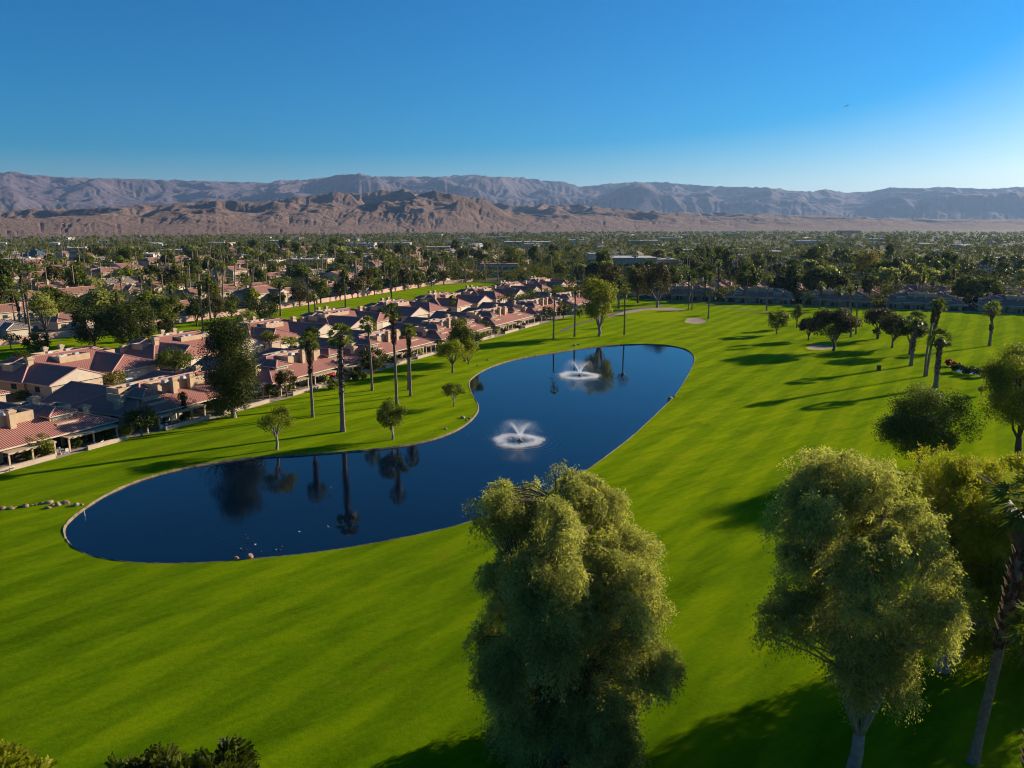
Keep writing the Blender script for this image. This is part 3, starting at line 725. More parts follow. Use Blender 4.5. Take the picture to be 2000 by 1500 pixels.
def build_duplex(variant):
    RM = [M['tile'], M['trim'], M['ridge']]
    r = thing('duplex_house', 'x', 'house')
    mb = MB(); mb.box(-14.6, 14.6, -8.6, 6.6, 0, 2.75)
    mb.build('wall', [M['stucco2'] if variant else M['stucco']], r)
    mb = MB(); hip_roof(mb, -15.6, 15.6, -9.6, 9.6, 2.9, 3.6, 8.6, 8.6); mb.build('roof', RM, r)
    wings = ((-8.2, 6.6, 17.5, 0), (7.6, 6.9, 16.2, 4.5)) if variant == 0 else ((-7.4, 6.4, 16.4, 3.0), (8.4, 6.8, 17.6, 0))
    rot = lambda p: (p[1], -p[0], p[2])           # ridge of a wing runs away from the main roof
    for cx, hw, ln_, hip in wings:
        mb = MB(); hip_roof(mb, 1.2, ln_, cx - hw, cx + hw, 2.86, 0.40 * hw, 0.01, hip, rot)
        mb.build('wing_roof', RM, r)
        mb = MB(); mb.box(cx - hw + 0.7, cx + hw - 0.7, -ln_ + 0.5, -8.55, 0, 2.7); w_ = mb.build('wing_wall', [M['stucco2']], r)
        mb = MB(); mb.box(cx - 2.6, cx + 2.6, -ln_ + 0.40, -ln_ + 0.52, 0.05, 2.2)
        for k in range(3): mb.box(cx - 2.6, cx + 2.6, -ln_ + 0.385, -ln_ + 0.405, 0.55 * (k + 1) - 0.02, 0.55 * (k + 1) + 0.02)
        mb.build('garage_door', [M['garage']], r)
        for sx in (-1, 1):
            mb = MB(); mb.box(cx + sx * (hw - 0.72) - 0.05, cx + sx * (hw - 0.72) + 0.05, -13, -11.4, 0.9, 2.1); mb.build('window', [M['glass']], r)
    # sunken equipment wells with their parapets
    for x0, x1, y0, y1, zt in ((-4.6, 6.4, 0.5, 4.2, 6.55), ((-2.0, 11.0, -4.0, -0.6, 6.2) if variant else (-3.5, 4.0, -4.6, -1.0, 6.2))):
        mb = MB(); t_ = 0.28; zb = 4.0; zf = zt - 0.75
        mb.box(x0, x1, y0, y0 + t_, zb, zt); mb.box(x0, x1, y1 - t_, y1, zb, zt)
        mb.box(x0, x0 + t_, y0 + t_, y1 - t_, zb, zt - 0.003); mb.box(x1 - t_, x1, y0 + t_, y1 - t_, zb, zt - 0.003)
        mb.box(x0 + t_, x1 - t_, y0 + t_, y1 - t_, zb, zf, 1)
        w_ = mb.build('equipment_well', [M['stucco'], M['flatroof']], r)
        for q in range(2):
            xq = x0 + (x1 - x0) * (0.3 + 0.4 * q); yq = (y0 + y1) / 2
            mb = MB(); mb.box(xq - 0.55, xq + 0.55, yq - 0.5, yq + 0.5, zf, zf + 0.95); mb.lathe([(0.36, zf + 0.95), (0.36, zf + 1.02), (0.1, zf + 1.03)], 10, 0, (xq, yq)); mb.build('air_conditioner', [M['flatroof'] if q or y0 < 0 else M['white']], w_)
        if y0 < 0:
            xq = x0 + (x1 - x0) * 0.15; yq = (y0 + y1) / 2
            mb = MB(); mb.lathe([(0.95, zf), (0.95, zf + 0.45), (0.8, zf + 0.75), (0.45, zf + 0.9), (0.05, zf + 0.95)], 12, 0, (xq, yq)); mb.build('skylight_dome', [M['flatroof']], w_, True)
    # tall chimneys rising out of the lawn-side slope, low ones by the hips
    def chimney(cx, cy_, w_, d_, zb, zt):
        mb = MB(); mb.frustum(cx, cy_, w_, d_, w_, d_, zb, zt - 0.75); mb.frustum(cx, cy_, w_, d_, w_ * 1.38, d_ * 1.38, zt - 0.75, zt - 0.35)
        mb.frustum(cx, cy_, w_ * 1.38, d_ * 1.38, w_ * 1.38, d_ * 1.38, zt - 0.35, zt - 0.1); mb.frustum(cx, cy_, w_ * 0.8, d_ * 0.8, w_ * 0.8, d_ * 0.8, zt - 0.1, zt + 0.08)
        return mb.build('chimney', [M['stucco']], r)
    chimney(-0.6, 4.9, 0.95, 0.85, 3.6, 7.5); chimney(3.4, 4.9, 0.95, 0.85, 3.6, 7.5)
    chimney(-13.9, 3.4, 1.25, 1.1, 2.2, 5.2); chimney(13.9, 3.0, 1.25, 1.1, 2.2, 5.2)
    chimney(-9.5, -3.2, 1.2, 1.0, 4.0, 7.0)
    # dormers with a glazed front and a little terrace cut into the slope
    for cx in ((-8.2, 9.6) if variant == 0 else (-8.4, 9.0)):
        mb = MB(); mb.box(cx - 2.0, cx + 2.0, 2.6, 5.6, 3.2, 5.25); d_ = mb.build('dormer', [M['stucco']], r)
        mb = MB(); hip_roof(mb, -6.3, -1.6, cx - 2.5, cx + 2.5, 5.25, 1.0, 2.0, 0.01, rot, 0.16); mb.build('dormer_roof', RM, d_)
        mb = MB(); mb.box(cx - 1.5, cx + 1.5, 5.58, 5.66, 4.15, 5.0)
        for k in (-1.5, -0.5, 0.5, 1.5): mb.box(cx + k - 0.05, cx + k + 0.05, 5.6, 5.70, 4.12, 5.03, 1)
        mb.build('window', [M['glass_lit'], M['white']], d_)
        mb = MB(); mb.box(cx - 1.9, cx + 1.9, 5.62, 7.2, 3.3, 4.06); mb.build('terrace_ledge', [M['stucco2']], d_)
    for sx in (-1, 1):                            # square light wells on the hip ends
        mb = MB(); x0, x1 = sorted((sx * 9.6, sx * 12.6)); t_ = 0.25
        mb.box(x0, x1, -1.9, -1.9 + t_, 3.4, 5.6); mb.box(x0, x1, 1.9 - t_, 1.9, 3.4, 5.6); mb.box(x0, x0 + t_, -1.9 + t_, 1.9 - t_, 3.4, 5.597); mb.box(x1 - t_, x1, -1.9 + t_, 1.9 - t_, 3.4, 5.597)
        mb.box(x0 + t_, x1 - t_, -1.9 + t_, 1.9 - t_, 3.4, 5.0, 1); mb.build('skylight_box', [M['stucco'], M['glass_blue']], r)
    for x0, x1 in (((-14.5, -5.5), (-3.5, 4.0), (6.5, 14.2)) if variant == 0 else ((-13.8, -2.5), (1.5, 8.0), (9.2, 14.6))):
        mb = MB(); mb.box(x0, x1, 8.9, 10.9, 2.30, 2.44); mb.box(x0, x1, 10.75, 10.9, 2.14, 2.297)
        n_b = int((x1 - x0) / 1.1)
        for k in range(n_b): mb.box(x0 + 0.5 + k * 1.1, x0 + 0.6 + k * 1.1, 10.9, 11.2, 2.22, 2.38)
        pc = mb.build('patio_cover', [M['stucco']], r)
        for px_ in (x0 + 0.2, (x0 + x1) / 2, x1 - 0.2):
            mb = MB(); mb.box(px_ - 0.13, px_ + 0.13, 10.5, 10.7, 0, 2.30); mb.build('post', [M['stucco']], pc)
    for cx in (-11.5, -5.5, 1.0, 6.5, 12):
        mb = MB(); mb.box(cx - 1.5, cx + 1.5, 6.58, 6.66, 0.05, 2.2)
        for k in (-1.5, 0, 1.5): mb.box(cx + k - 0.05, cx + k + 0.05, 6.6, 6.72, 0.05, 2.24, 1)
        mb.build('patio_door', [M['glass'], M['white']], r)
    for sx in (-1, 1):
        for yy in (-5, 2.5):
            mb = MB(); mb.box(sx * 14.62 - 0.05, sx * 14.62 + 0.05, yy - 0.9, yy + 0.9, 1.0, 2.2); mb.build('window', [M['glass']], r)
    return r
proto = [build_duplex(0), build_duplex(1)]
used = [False, False]
OCC = []                                          # circles already built on
def put_house(var, x, y, rz, mirror, label, group):
    OCC.append((x, y, 17))
    if not used[var] and not mirror:
        used[var] = True; o = proto[var]; o.location = (x, y, 0.02); o.rotation_euler = (0, 0, rz); o['label'] = label; o['group'] = group; return o
    return dup(proto[var], (x, y, 0.02), rz, (-1 if mirror else 1, 1, 1), label, group)
A_LAB = ['duplex with striped clay roof and two tall chimneys, cut by the picture edge beside boulders', 'duplex by the lollipop tree, dark open terrace gap in its lawn slope', 'duplex beside the tall dark columnar tree, pruned brown tree at its patio', 'duplex behind the dark round lawn tree, twin chimneys over the palm pair',
         'duplex mostly hidden by the wide dark tree near the pond bend', 'duplex with long white-posted patio just past the wide dark pond tree', 'duplex between dark patio trees, last clear roof before the yellow-green tree', 'duplex tucked behind the tall yellow-green tree beyond the pond']
A_ROW = [(-15.5, -9.8, 0, False), (18.0, -8.2, 1, False), (51, -8.0, 0, True), (86, -8.6, 1, True), (121, -8.6, 0, False), (156, -8.8, 1, False), (191, -9, 0, True), (226, -9, 1, True)]
for (s_, n_c, v_, mi), lb in zip(A_ROW, A_LAB):
    x, y = W(s_, n_c); put_house(v_, x, y, ANG_A - math.pi, mi, lb, 'duplex houses along the pond lawn')
ORD = 'first second third fourth fifth sixth seventh eighth ninth tenth eleventh twelfth thirteenth fourteenth fifteenth sixteenth seventeenth eighteenth nineteenth'.split()
TENS = {20: 'twent', 30: 'thirt', 40: 'fort', 50: 'fift', 60: 'sixt', 70: 'sevent', 80: 'eight', 90: 'ninet'}
def ordinal(n):
    if n < 20: return ORD[n - 1]
    t = TENS[n // 10 * 10]
    return t + 'ieth' if n % 10 == 0 else t + 'y-' + ORD[n % 10 - 1]
B_ROW = [(-8, 1, True), (28, 0, False), (61, 1, False), (94, 0, True), (129, 1, True), (164, 0, False), (199, 1, False), (235, 0, True), (270, 1, True), (305, 0, False)]
B_LAB = ['garage-side duplex at the picture edge with only its low wing in view', 'garage-side duplex with white car on its drive, nearest of the rear row', 'garage-side duplex behind the round green street tree, long parapet on its roof', 'garage-side duplex right behind the tall dark columnar tree']
for k, (s_, v_, mi) in enumerate(B_ROW):
    x, y = W(s_, -56); lb = B_LAB[k] if k < 4 else f'garage-side duplex in the rear row backing onto the second fairway, {ordinal(k + 1)} from the near end'
    put_house(v_, x, y, ANG_A, mi, lb, 'duplex houses backing onto the second fairway')
CA = math.atan2(-0.4, 0.917)
C_LAB = ['shaded duplex at the far lawn edge, half behind the big dark fairway tree', 'shaded duplex at the far lawn edge, second along from the dark fairway tree', 'shaded duplex at the far lawn edge behind the dark umbrella tree', 'shaded duplex at the far lawn edge with a red parasol on its patio', 'shaded duplex at the far lawn edge, cut by the picture edge beside a stout palm']
for k, kk in enumerate((-19, 16, 50.5, 85, 120)):
    x, y = cb(kk, -9.6); put_house(k % 2, x, y, CA + math.pi, k in (1, 4), C_LAB[k], 'shaded duplex houses across the far end of the fairway')
    x, y = cb(kk + 4, -52); put_house((k + 1) % 2, x, y, CA, k in (0, 3), f'garage-side duplex in the back row beyond the far fairway houses, {ordinal(k + 1)} from the golf green', 'duplex houses in the second row beyond the fairway')
x, y = cb(155, -9.6); OCC.append((x, y, 17))

# low garden walls, hedges and patio furniture along the near row
def wall_seg(s0, n0, s1, n1, h=0.7, label='x'):
    a, b = np.array(W(s0, n0)), np.array(W(s1, n1)); mb = MB(); l = float(np.linalg.norm(b - a)); ang = math.atan2(*(b - a)[::-1])
    mb.box(0, l, -0.16, 0.16, 0, h); mb.box(-0.03, l + 0.03, -0.2, 0.2, h, h + 0.08)
    o = mb.build('garden_wall', [M['stucco2']]); o.location = (*a, 0.05); o.rotation_euler = (0, 0, ang)
    return tag(o, label, 'wall', 'low stucco garden walls at the patio edge')
for k, (a, b, n) in enumerate(((-30, -13, 1.8), (-8, -1, 2.6), (6, 16, 3.9), (19, 31, 4.4), (38, 47, 4.6), (52, 60, 4.5), (73, 82, 4.0), (88, 99, 3.8), (108, 118, 3.4), (124, 134, 3.4), (142, 152, 3.5), (158, 170, 3.4))):
    wall_seg(a, n, b, n + 0.15, 0.65, f'low cream garden wall at the pond lawn edge, {ordinal(k + 1)} from the picture edge')
def wall_poly(name, pts, h, label, mat):
    mb = MB(); 
    for p, q in zip(pts[:-1], pts[1:]):
        a, b = np.array(p), np.array(q); d = (b - a) / np.linalg.norm(b - a); nn = np.array((-d[1], d[0])) * 0.16; a = a - d * 0.05
        for z0, z1, e in ((0, h, 1.0), (h, h + 0.12, 1.5)):
            c4 = [a - nn * e, b - nn * e, b + nn * e, a + nn * e]
            mb.add([(*c, z0) for c in c4] + [(*c, z1) for c in c4], [(0, 3, 2, 1), (4, 5, 6, 7), (0, 1, 5, 4), (1, 2, 6, 5), (2, 3, 7, 6), (3, 0, 4, 7)])
    return tag(mb.build(name, [mat]), label, 'wall')
M['pinkwall'] = plain('pink_stucco', (0.52, 0.33, 0.25), 0.9, 0.15, 0.15, 0.5)
wall_poly('boundary_wall', [W(-20, -123.2), W(53, -122.2), W(139, -117.8), W(201, -119.2), W(309, -128.5), W(345, -120)], 1.9, 'long pink stucco boundary wall along the far side of the second fairway', M['pinkwall'])
wall_poly('boundary_wall', [cb(k, -76) for k in (-30, 0, 40, 80, 120, 170)], 1.7, 'pale boundary wall behind the back row beyond the far fairway', M['stucco2'])
def furn():
    out = {}
    t = thing('patio_table', 'x', 'table'); mb = MB(); mb.lathe([(0.6, 0.70), (0.62, 0.74), (0.6, 0.76)], 14); mb.build('tabletop', [M['metal']], t)
    mb = MB(); mb.lathe([(0.28, 0), (0.26, 0.04), (0.05, 0.06), (0.05, 0.7)], 10); mb.build('leg', [M['metal']], t); out['table'] = t
    t = thing('patio_chair', 'x', 'chair'); mb = MB(); mb.box(-0.25, 0.25, -0.25, 0.25, 0.4, 0.47); mb.build('seat', [M['white']], t)
    mb = MB(); mb.box(-0.25, 0.25, -0.27, -0.22, 0.47, 0.95); mb.build('backrest', [M['white']], t)
    for a in (-1, 1):
        for b in (-1, 1): mb = MB(); mb.box(a * 0.22 - 0.02, a * 0.22 + 0.02, b * 0.22 - 0.02, b * 0.22 + 0.02, 0, 0.4); mb.build('leg', [M['white']], t)
    out['chair'] = t
    t = thing('sun_lounger', 'x', 'lounger'); mb = MB(); mb.box(-0.33, 0.33, -0.4, 1.0, 0.28, 0.38); mb.build('seat', [M['white']], t)
    mb = MB(); mb.add([(-.33, -.4, .30), (.33, -.4, .30), (.33, -1.0, .72), (-.33, -1.0, .72), (-.33, -.36, .38), (.33, -.36, .38), (.33, -.96, .80), (-.33, -.96, .80)], [(0, 1, 2, 3), (4, 7, 6, 5), (0, 4, 5, 1), (2, 6, 7, 3), (1, 5, 6, 2), (0, 3, 7, 4)]); mb.build('backrest', [M['white']], t)
    for a in (-1, 1):
        for b in (-0.3, 0.9): mb = MB(); mb.box(a * 0.29 - 0.03, a * 0.29 + 0.03, b - 0.03, b + 0.03, 0, 0.28); mb.build('leg', [M['metal']], t)
    out['lounger'] = t
    return out
FU = furn(); fu_used = set(); rg = random.Random(77)
def put_furn(kind, s, n, rz, label, group):
    x, y = W(s, n); t = FU[kind]
    if kind not in fu_used:
        fu_used.add(kind); t.location = (x, y, 0.05); t.rotation_euler = (0, 0, rz); t['label'] = label; t['group'] = group
    else: dup(t, (x, y, 0.05), rz, 1.0, label, group)
HN = ['boulder-side', 'lollipop-tree', 'columnar-tree', 'palm-pair', 'hidden', 'white-posted']
for k, (s0, n0, v_, mi) in enumerate(A_ROW[:6]):
    for q, ds in enumerate((-11.5, -4.0, 3.5, 10.5)):
        s = s0 + ds + rg.uniform(-1, 1); n = n0 + 10.8 + rg.uniform(-0.5, 0.5); wh = ('near end', 'near middle', 'far middle', 'far end')[q]
        if q in (0, 2):
            put_furn('table', s, n, 0, f'round grey patio table at the {wh} of the {HN[k]} duplex patio', 'patio tables')
            for c in range(3):
                a = c * 2.1 + rg.random(); x_, y_ = s + 0.95 * math.cos(a), n + 0.95 * math.sin(a)
                put_furn('chair', x_, y_, rg.uniform(0, 6), f'white chair around the table at the {wh} of the {HN[k]} duplex patio', f'chairs at the {HN[k]} duplex, {wh} table')
        elif q == 1 or k % 2 == 0:
            put_furn('lounger', s, n + 0.8, ANG_A + rg.uniform(-0.4, 0.4), f'white sun lounger at the {wh} of the {HN[k]} duplex patio', 'sun loungers on the patios')
def parasol(x, y, label, mat, rz=0.0, h=2.5):
    t = thing('patio_parasol', label, 'parasol', (x, y, 0.05), rz)
    mb = MB(); mb.lathe([(0.035, 0), (0.035, h)], 8); mb.build('pole', [M['white']], t)
    mb = MB(); k = 8; vs = [(0, 0, h)] + [(1.4 * math.cos(2 * math.pi * i / k), 1.4 * math.sin(2 * math.pi * i / k), h - 0.6) for i in range(k)] + [(1.4 * math.cos(2 * math.pi * i / k), 1.4 * math.sin(2 * math.pi * i / k), h - 0.75) for i in range(k)] + [(0, 0, h - 0.06)]
    mb.add(vs, [(0, 1 + i, 1 + (i + 1) % k) for i in range(k)] + [(1 + i, 1 + k + i, 1 + k + (i + 1) % k, 1 + (i + 1) % k) for i in range(k)] + [(2 * k + 1, 1 + (i + 1) % k, 1 + i) for i in range(k)]); mb.build('canopy', [mat], t)
    mb = MB(); mb.lathe([(0.3, 0), (0.3, 0.08), (0.06, 0.12)], 10); mb.build('base', [M['metal']], t)
px_ = at(1854, 607); parasol(px_[0], px_[1] + 3.0, 'open red parasol on a shaded patio at the far lawn edge', M['red'], 0, 2.9)
px_ = at(660, 746); parasol(px_[0] - 2, px_[1] + 1, 'small red parasol on the patio beside the pruned brown tree', M['red'], 0, 2.2)

# ------------------------------------------------------------------ cars
def build_car(mat, suv):
    t = thing('parked_car', 'x', 'car'); hb = 0.95 if suv else 0.82; ht = 1.72 if suv else 1.42
    side = [(-2.2, 0.35), (-2.25, 0.7), (-2.15, hb), (-1.2, hb + 0.02), (1.0, hb), (2.0, hb - 0.12), (2.25, 0.62), (2.2, 0.35)]
    mb = MB(); k = len(side)
    ring = lambda y, s: [(x * s, y, z) for x, z in side]
    rows = [ring(-0.82, 0.97), ring(-0.9, 1.0), ring(0.9, 1.0), ring(0.82, 0.97)]
    mb.add([p for r_ in rows for p in r_], [(j * k + i, j * k + (i + 1) % k, (j + 1) * k + (i + 1) % k, (j + 1) * k + i) for j in range(3) for i in range(k)] + [tuple(reversed(range(k))), tuple(3 * k + i for i in range(k))])
    x0, x1, x2, x3 = (-2.0, -1.75, 0.55, 1.15) if suv else (-1.6, -1.0, 0.4, 1.15)
    roof = [(x1 - 0.02, -0.64, ht - 0.07), (x2 + 0.02, -0.64, ht - 0.07), (x2 + 0.02, 0.64, ht - 0.07), (x1 - 0.02, 0.64, ht - 0.07)]
    mb.add(roof + [(a + (0.12 if a < 0 else -0.12), b * 0.92, ht) for a, b, c in roof], [(4, 5, 6, 7), (0, 1, 5, 4), (1, 2, 6, 5), (2, 3, 7, 6), (3, 0, 4, 7), (3, 2, 1, 0)]); mb.build('body', [mat], t)
    mb = MB(); zb = hb - 0.01
    mb.add([(x0, -0.8, zb), (x3, -0.8, zb), (x3, 0.8, zb), (x0, 0.8, zb), (x1, -0.64, ht - 0.075), (x2, -0.64, ht - 0.075), (x2, 0.64, ht - 0.075), (x1, 0.64, ht - 0.075)], [(0, 1, 5, 4), (1, 2, 6, 5), (2, 3, 7, 6), (3, 0, 4, 7), (4, 5, 6, 7)]); mb.build('window', [M['glass']], t)
    for wx in (-1.35, 1.4):
        for sy in (-1, 1):
            mb = MB(); pr = [(0.34, -0.11), (0.34, 0.11)]
            for rr_, y0, y1, mm in ((0.34, -0.11, 0.11, 0), (0.2, -0.125, 0.125, 1)):
                a = [(wx + rr_ * math.cos(2 * math.pi * i / 14), sy * 0.83 + y0, 0.34 + rr_ * math.sin(2 * math.pi * i / 14)) for i in range(14)]
                b = [(p[0], sy * 0.83 + y1, p[2]) for p in a]
                mb.add(a + b, [(i, (i + 1) % 14, 14 + (i + 1) % 14, 14 + i) for i in range(14)] + [tuple(range(14)), tuple(14 + i for i in reversed(range(14)))], mm)
            mb.build('wheel', [M['rubber'], M['metal']], t)
    for sy in (-0.6, 0.6):
        mb = MB(); mb.box(2.10, 2.22, sy - 0.2, sy + 0.2, 0.64, 0.76); mb.build('headlight', [M['lamp']], t)
    return t
CARS = {k: build_car(M[m], s) for k, m, s in (('white', 'car_white', True), ('dark', 'car_dark', False), ('silver', 'car_silver', False))}
car_used = set()
def put_car(kind, x, y, rz, label, group='cars parked along the street'):
    t = CARS[kind]
    if kind not in car_used:
        car_used.add(kind); t.location = (x, y, 0.04); t.rotation_euler = (0, 0, rz); t['label'] = label; t['group'] = group
    else: dup(t, (x, y, 0.04), rz, 1.0, label, group)
put_car('white', *W(30, -36), ANG_A + 0.25, 'white estate car parked on the drive of the nearest rear duplex')
put_car('dark', *W(6.5, -35), ANG_A + 2.0, 'dark blue car parked by the low garage wing at the picture edge')
put_car('silver', *W(48, -37), ANG_A + 1.8, 'silver car parked by the round green street tree')
put_car('white', *W(84, -36), ANG_A + 1.7, 'white car on the drive behind the tall dark columnar tree')
put_car('dark', *W(112, -37), ANG_A + 1.5, 'dark car on the street behind the palm-pair duplex')
put_car('white', *W(150, -36.5), ANG_A + 1.6, 'white car parked on the street behind the white-posted patio house')
put_car('silver', *cb(34, -26), CA + 0.2, 'silver car in the lane behind the far fairway houses')
put_car('white', *cb(104, -27), CA, 'white car in the gap between two shaded far houses')

# ------------------------------------------------------------------ named trees
palm_px('thick shaggy palm on the pond lawn, stoutest trunk of the near palms', 670, 843, 640, 58, 0.62, 0.40, 0.3, skirt=0.05)
palm_px('slim palm standing between the shaggy palm and the columnar tree', 611, 815, 654, 46, 0.45, 0.27, 0.4)
palm_px('slim palm in front of the dark round patio tree', 727, 763, 622, 38, 0.0, 0.26, 0.5)
palm_px('tallest bare palm behind the small round lawn tree', 775, 792, 598, 42, 0.35, 0.28, 0.4)
palm_px('front palm of the leaning pair beside the tallest bare palm', 802, 774, 637, 34, 0.4, 0.26, 0.5)
palm_px('rear palm of the leaning pair beside the tallest bare palm', 798, 762, 636, 28, 0.0, 0.24, 0.9)
palm_px('slim palm at the pond head, nearest the wide dark tree', 1081, 664, 560, 20, 0.0, 0.24, 0.3)
palm_px('slim palm at the pond head beside the yellow-green tree', 1122, 658, 562, 20, 0.0, 0.26, 0.3)
palm_px('slim palm at the pond head on the golf green side of the yellow-green tree', 1219, 654, 560, 26, 0.0, 0.24, 0.4)
palm_px('stout palm behind the yellow-green tree by the cart path', 1208, 603, 540, 26, 0.3, 0.42, 0.2)
palm_px('white-trunked palm at the far houses beside the big dark fairway tree', 1344, 589, 533, 22, 0.2, 0.42, 0.2)
palm_px('thin crooked palm beside the sand bunker rim', 1383, 624, 533, 18, 0.1, 0.24, 0.6)
palm_px('leaning thin palm behind the golf green', 1344, 606, 545, 16, 0.0, 0.22, 1.6)
palm_px('thin palm standing upright behind the golf green', 1351, 606, 548, 12, 0.0, 0.2, 0.2)
palm_px('palm before the first shaded far house', 1376, 588, 530, 20, 0.4, 0.3, 0.3)
palm_px('palm leaning over the gap between first and second far houses', 1402, 586, 508, 18, 0.5, 0.3, 0.5)
palm_px('palm in the shade right of the first gap between far houses', 1424, 586, 500, 18, 0.5, 0.3, 0.4)
palm_px('slim palm before the twin chimneys of the second far house', 1457, 597, 529, 18, 0.2, 0.26, 0.3)
palm_px('slim palm at the far end of the second far house', 1497, 607, 540, 19, 0.2, 0.26, 0.4)
palm_px('palm before the third far house, over the small round trees', 1600, 604, 553, 22, 0.5, 0.28, 0.3)
palm_px('palm behind the dark umbrella tree at the third far house', 1637, 601, 560, 24, 0.5, 0.28, 0.3)
palm_px('leaning front palm of the trio beside the umbrella tree', 1661, 659, 562, 22, 0.1, 0.26, 1.8)
palm_px('middle palm of the trio beside the umbrella tree', 1671, 653, 551, 22, 0.1, 0.24, 0.9)
palm_px('rear thin palm of the trio beside the umbrella tree', 1657, 626, 562, 20, 0.1, 0.22, 0.3)
palm_px('palm leaning in the gap between third and fourth far houses', 1695, 600, 532, 24, 0.6, 0.32, 0.8)
palm_px('palm standing up through the third far house roof line', 1640, 566, 528, 10, 0.5, 0.24, 0.2)
palm_px('palm with a gold skirt behind the fourth far house', 1792, 588, 517, 26, 0.5, 0.3, 0.3)
palm_px('palm before the parapet of the fourth far house', 1817, 599, 542, 22, 0.5, 0.28, 0.3)
palm_px('palm behind the gap after the fourth far house', 1857, 592, 519, 22, 0.5, 0.28, 0.3)
palm_px('palm above the near end of the fourth far house', 1746, 599, 530, 24, 0.5, 0.28, 0.3)
palm_px('shaggy palm among the dark brownish trees on the fairway', 1779, 715, 613, 46, 0.68, 0.42, 0.5, skirt=0.08)
palm_px('leaning palm of the twin palms on the fairway', 1806, 736, 588, 30, 0.25, 0.25, 1.2, tx=1814)
palm_px('curved palm of the twin palms on the fairway', 1809, 735, 586, 30, 0.45, 0.25, 2.0, tx=1830)
palm_px('short fat palm behind the round fairway tree', 1827, 757, 648, 50, 0.74, 0.48, 0.2, skirt=0.06)
palm_px('short palm standing alone on the far fairway', 1932, 676, 592, 38, 0.7, 0.38, 0.4, skirt=0.06)
palm_px('palm on the near patio of the lollipop-tree duplex', 362, 822, 768, 22, 0.8, 0.18, 0.1)
palm_px('small bushy palm at the corner of the columnar-tree duplex', 526, 782, 752, 20, 0.5, 0.2, 0.1)
x, y = at(1900, 1490)
o = palm_thing('leaning tall palm among the olive trees, pale lower trunk and old boots above', x, y, palm_meshes(901, 20.5, 5.2, 50, 0.30, 0.55, 0.14, 0.8))
o.rotation_euler = (0, 0.085, 0)
x, y = at(2004, 1560); palm_thing('dark palm trunk at the corner of the picture under the olive trees', x, y, palm_meshes(902, 13.0, 4.6, 45, 0.34, 0.85, 0.2, 0.3))

tree_px('columnar_tree', 'tall dark columnar tree at the lawn edge hiding the gap between two duplexes', 457, 816, 632, 122, 'column', 'dark', 'bark_pale', 796, dens=3.4)
tree_px('lawn_tree', 'small pale green tree on the lawn near the pond, below the shaggy palm', 541, 879, 790, 86, 'spread', 'bright', 'bark_pale', 848, dens=0.7)
tree_px('lawn_tree', 'small round dark green two-stemmed tree at the pond edge', 767, 859, 778, 68, 'round', 'mid', 'bark_pale', 842, dens=1.0)
tree_px('lawn_tree', 'small flat-topped tree on the point of lawn in the pond bend', 886, 794, 747, 58, 'spread', 'mid', 'bark_pale', 778, dens=0.8)
tree_px('lawn_tree', 'wide spreading tree with bare forked limbs near the pond bend', 884, 728, 662, 82, 'spread', 'bright', 'bark', 710, dens=1.1)
tree_px('lawn_tree', 'wide dark tree behind the spreading tree at the pond bend', 908, 706, 612, 78, 'round', 'mid', 'bark_dark', 700, dens=1.3)
tree_px('lawn_tree', 'bushy yellowish tree behind the spreading tree, against the wide dark tree', 915, 712, 655, 40, 'round', 'bright', 'bark', 706)
tree_px('fairway_tree', 'tall yellow-green tree with drooping crown at the head of the pond', 1170, 657, 532, 72, 'round', 'bright', 'bark_pale', 640, dens=1.4)
tree_px('fairway_tree', 'big dark open tree standing in the sand behind the golf green', 1284, 601, 508, 64, 'round', 'brown', 'bark_pale', 586, dens=1.0)
tree_px('fairway_tree', 'rusty dark tree beside the big dark fairway tree', 1246, 592, 514, 46, 'round', 'brown', 'bark_dark', 575, dens=1.1)
tree_px('fairway_tree', 'rusty tree behind the yellow-green tree', 1190, 590, 503, 52, 'round', 'brown', 'bark_dark', 570, dens=1.1)
tree_px('fairway_tree', 'round bright tree near the sand bunkers, leftmost of the fairway trees', 1517, 653, 602, 44, 'round', 'mid', 'bark', 644, dens=1.2)
tree_px('fairway_tree', 'narrow upright tree between the round bright tree and the umbrella tree', 1556, 641, 591, 27, 'round', 'mid', 'bark', 628)
tree_px('umbrella_tree', 'large dark umbrella-shaped tree shading the sand bunker', 1628, 686, 601, 104, 'umbrella', 'brown', 'bark', 668, dens=2.2)
tree_px('umbrella_tree', 'small dark tree half hidden behind the large umbrella tree', 1579, 665, 617, 44, 'umbrella', 'brown', 'bark_dark', 657, dens=1.8)
tree_px('umbrella_tree', 'rear flat-topped dark tree of the clump beside the shaggy palm', 1714, 662, 598, 66, 'umbrella', 'brown', 'bark_dark', 645, dens=1.8)
tree_px('umbrella_tree', 'middle dark tree of the clump beside the shaggy palm', 1742, 680, 614, 72, 'umbrella', 'brown', 'bark', 664, dens=2.0)
tree_px('umbrella_tree', 'dark tree whose crown wraps the shaggy fairway palm', 1776, 692, 618, 70, 'umbrella', 'dark', 'bark', 668, dens=2.0)
tree_px('umbrella_tree', 'low dark tree at the foot of the brownish fairway clump', 1712, 663, 640, 20, 'round', 'brown', 'bark_dark', 655)
tree_px('fairway_tree', 'big round dark tree on the fairway behind the olive trees', 1795, 922, 752, 200, 'round', 'mid', 'bark_dark', 905, dens=1.3)
tree_px('fairway_tree', 'large gold-tipped tree cut by the picture edge, with leaning dark trunk', 1990, 893, 664, 184, 'round', 'bright', 'bark_dark', 850, dens=1.5, lean=(-0.04, 0))
tree_px('sapling', 'thin young tree on the fairway under the gold-tipped tree', 1916, 773, 752, 20, 'spread', 'bright', 'bark', 768, dens=0.6)
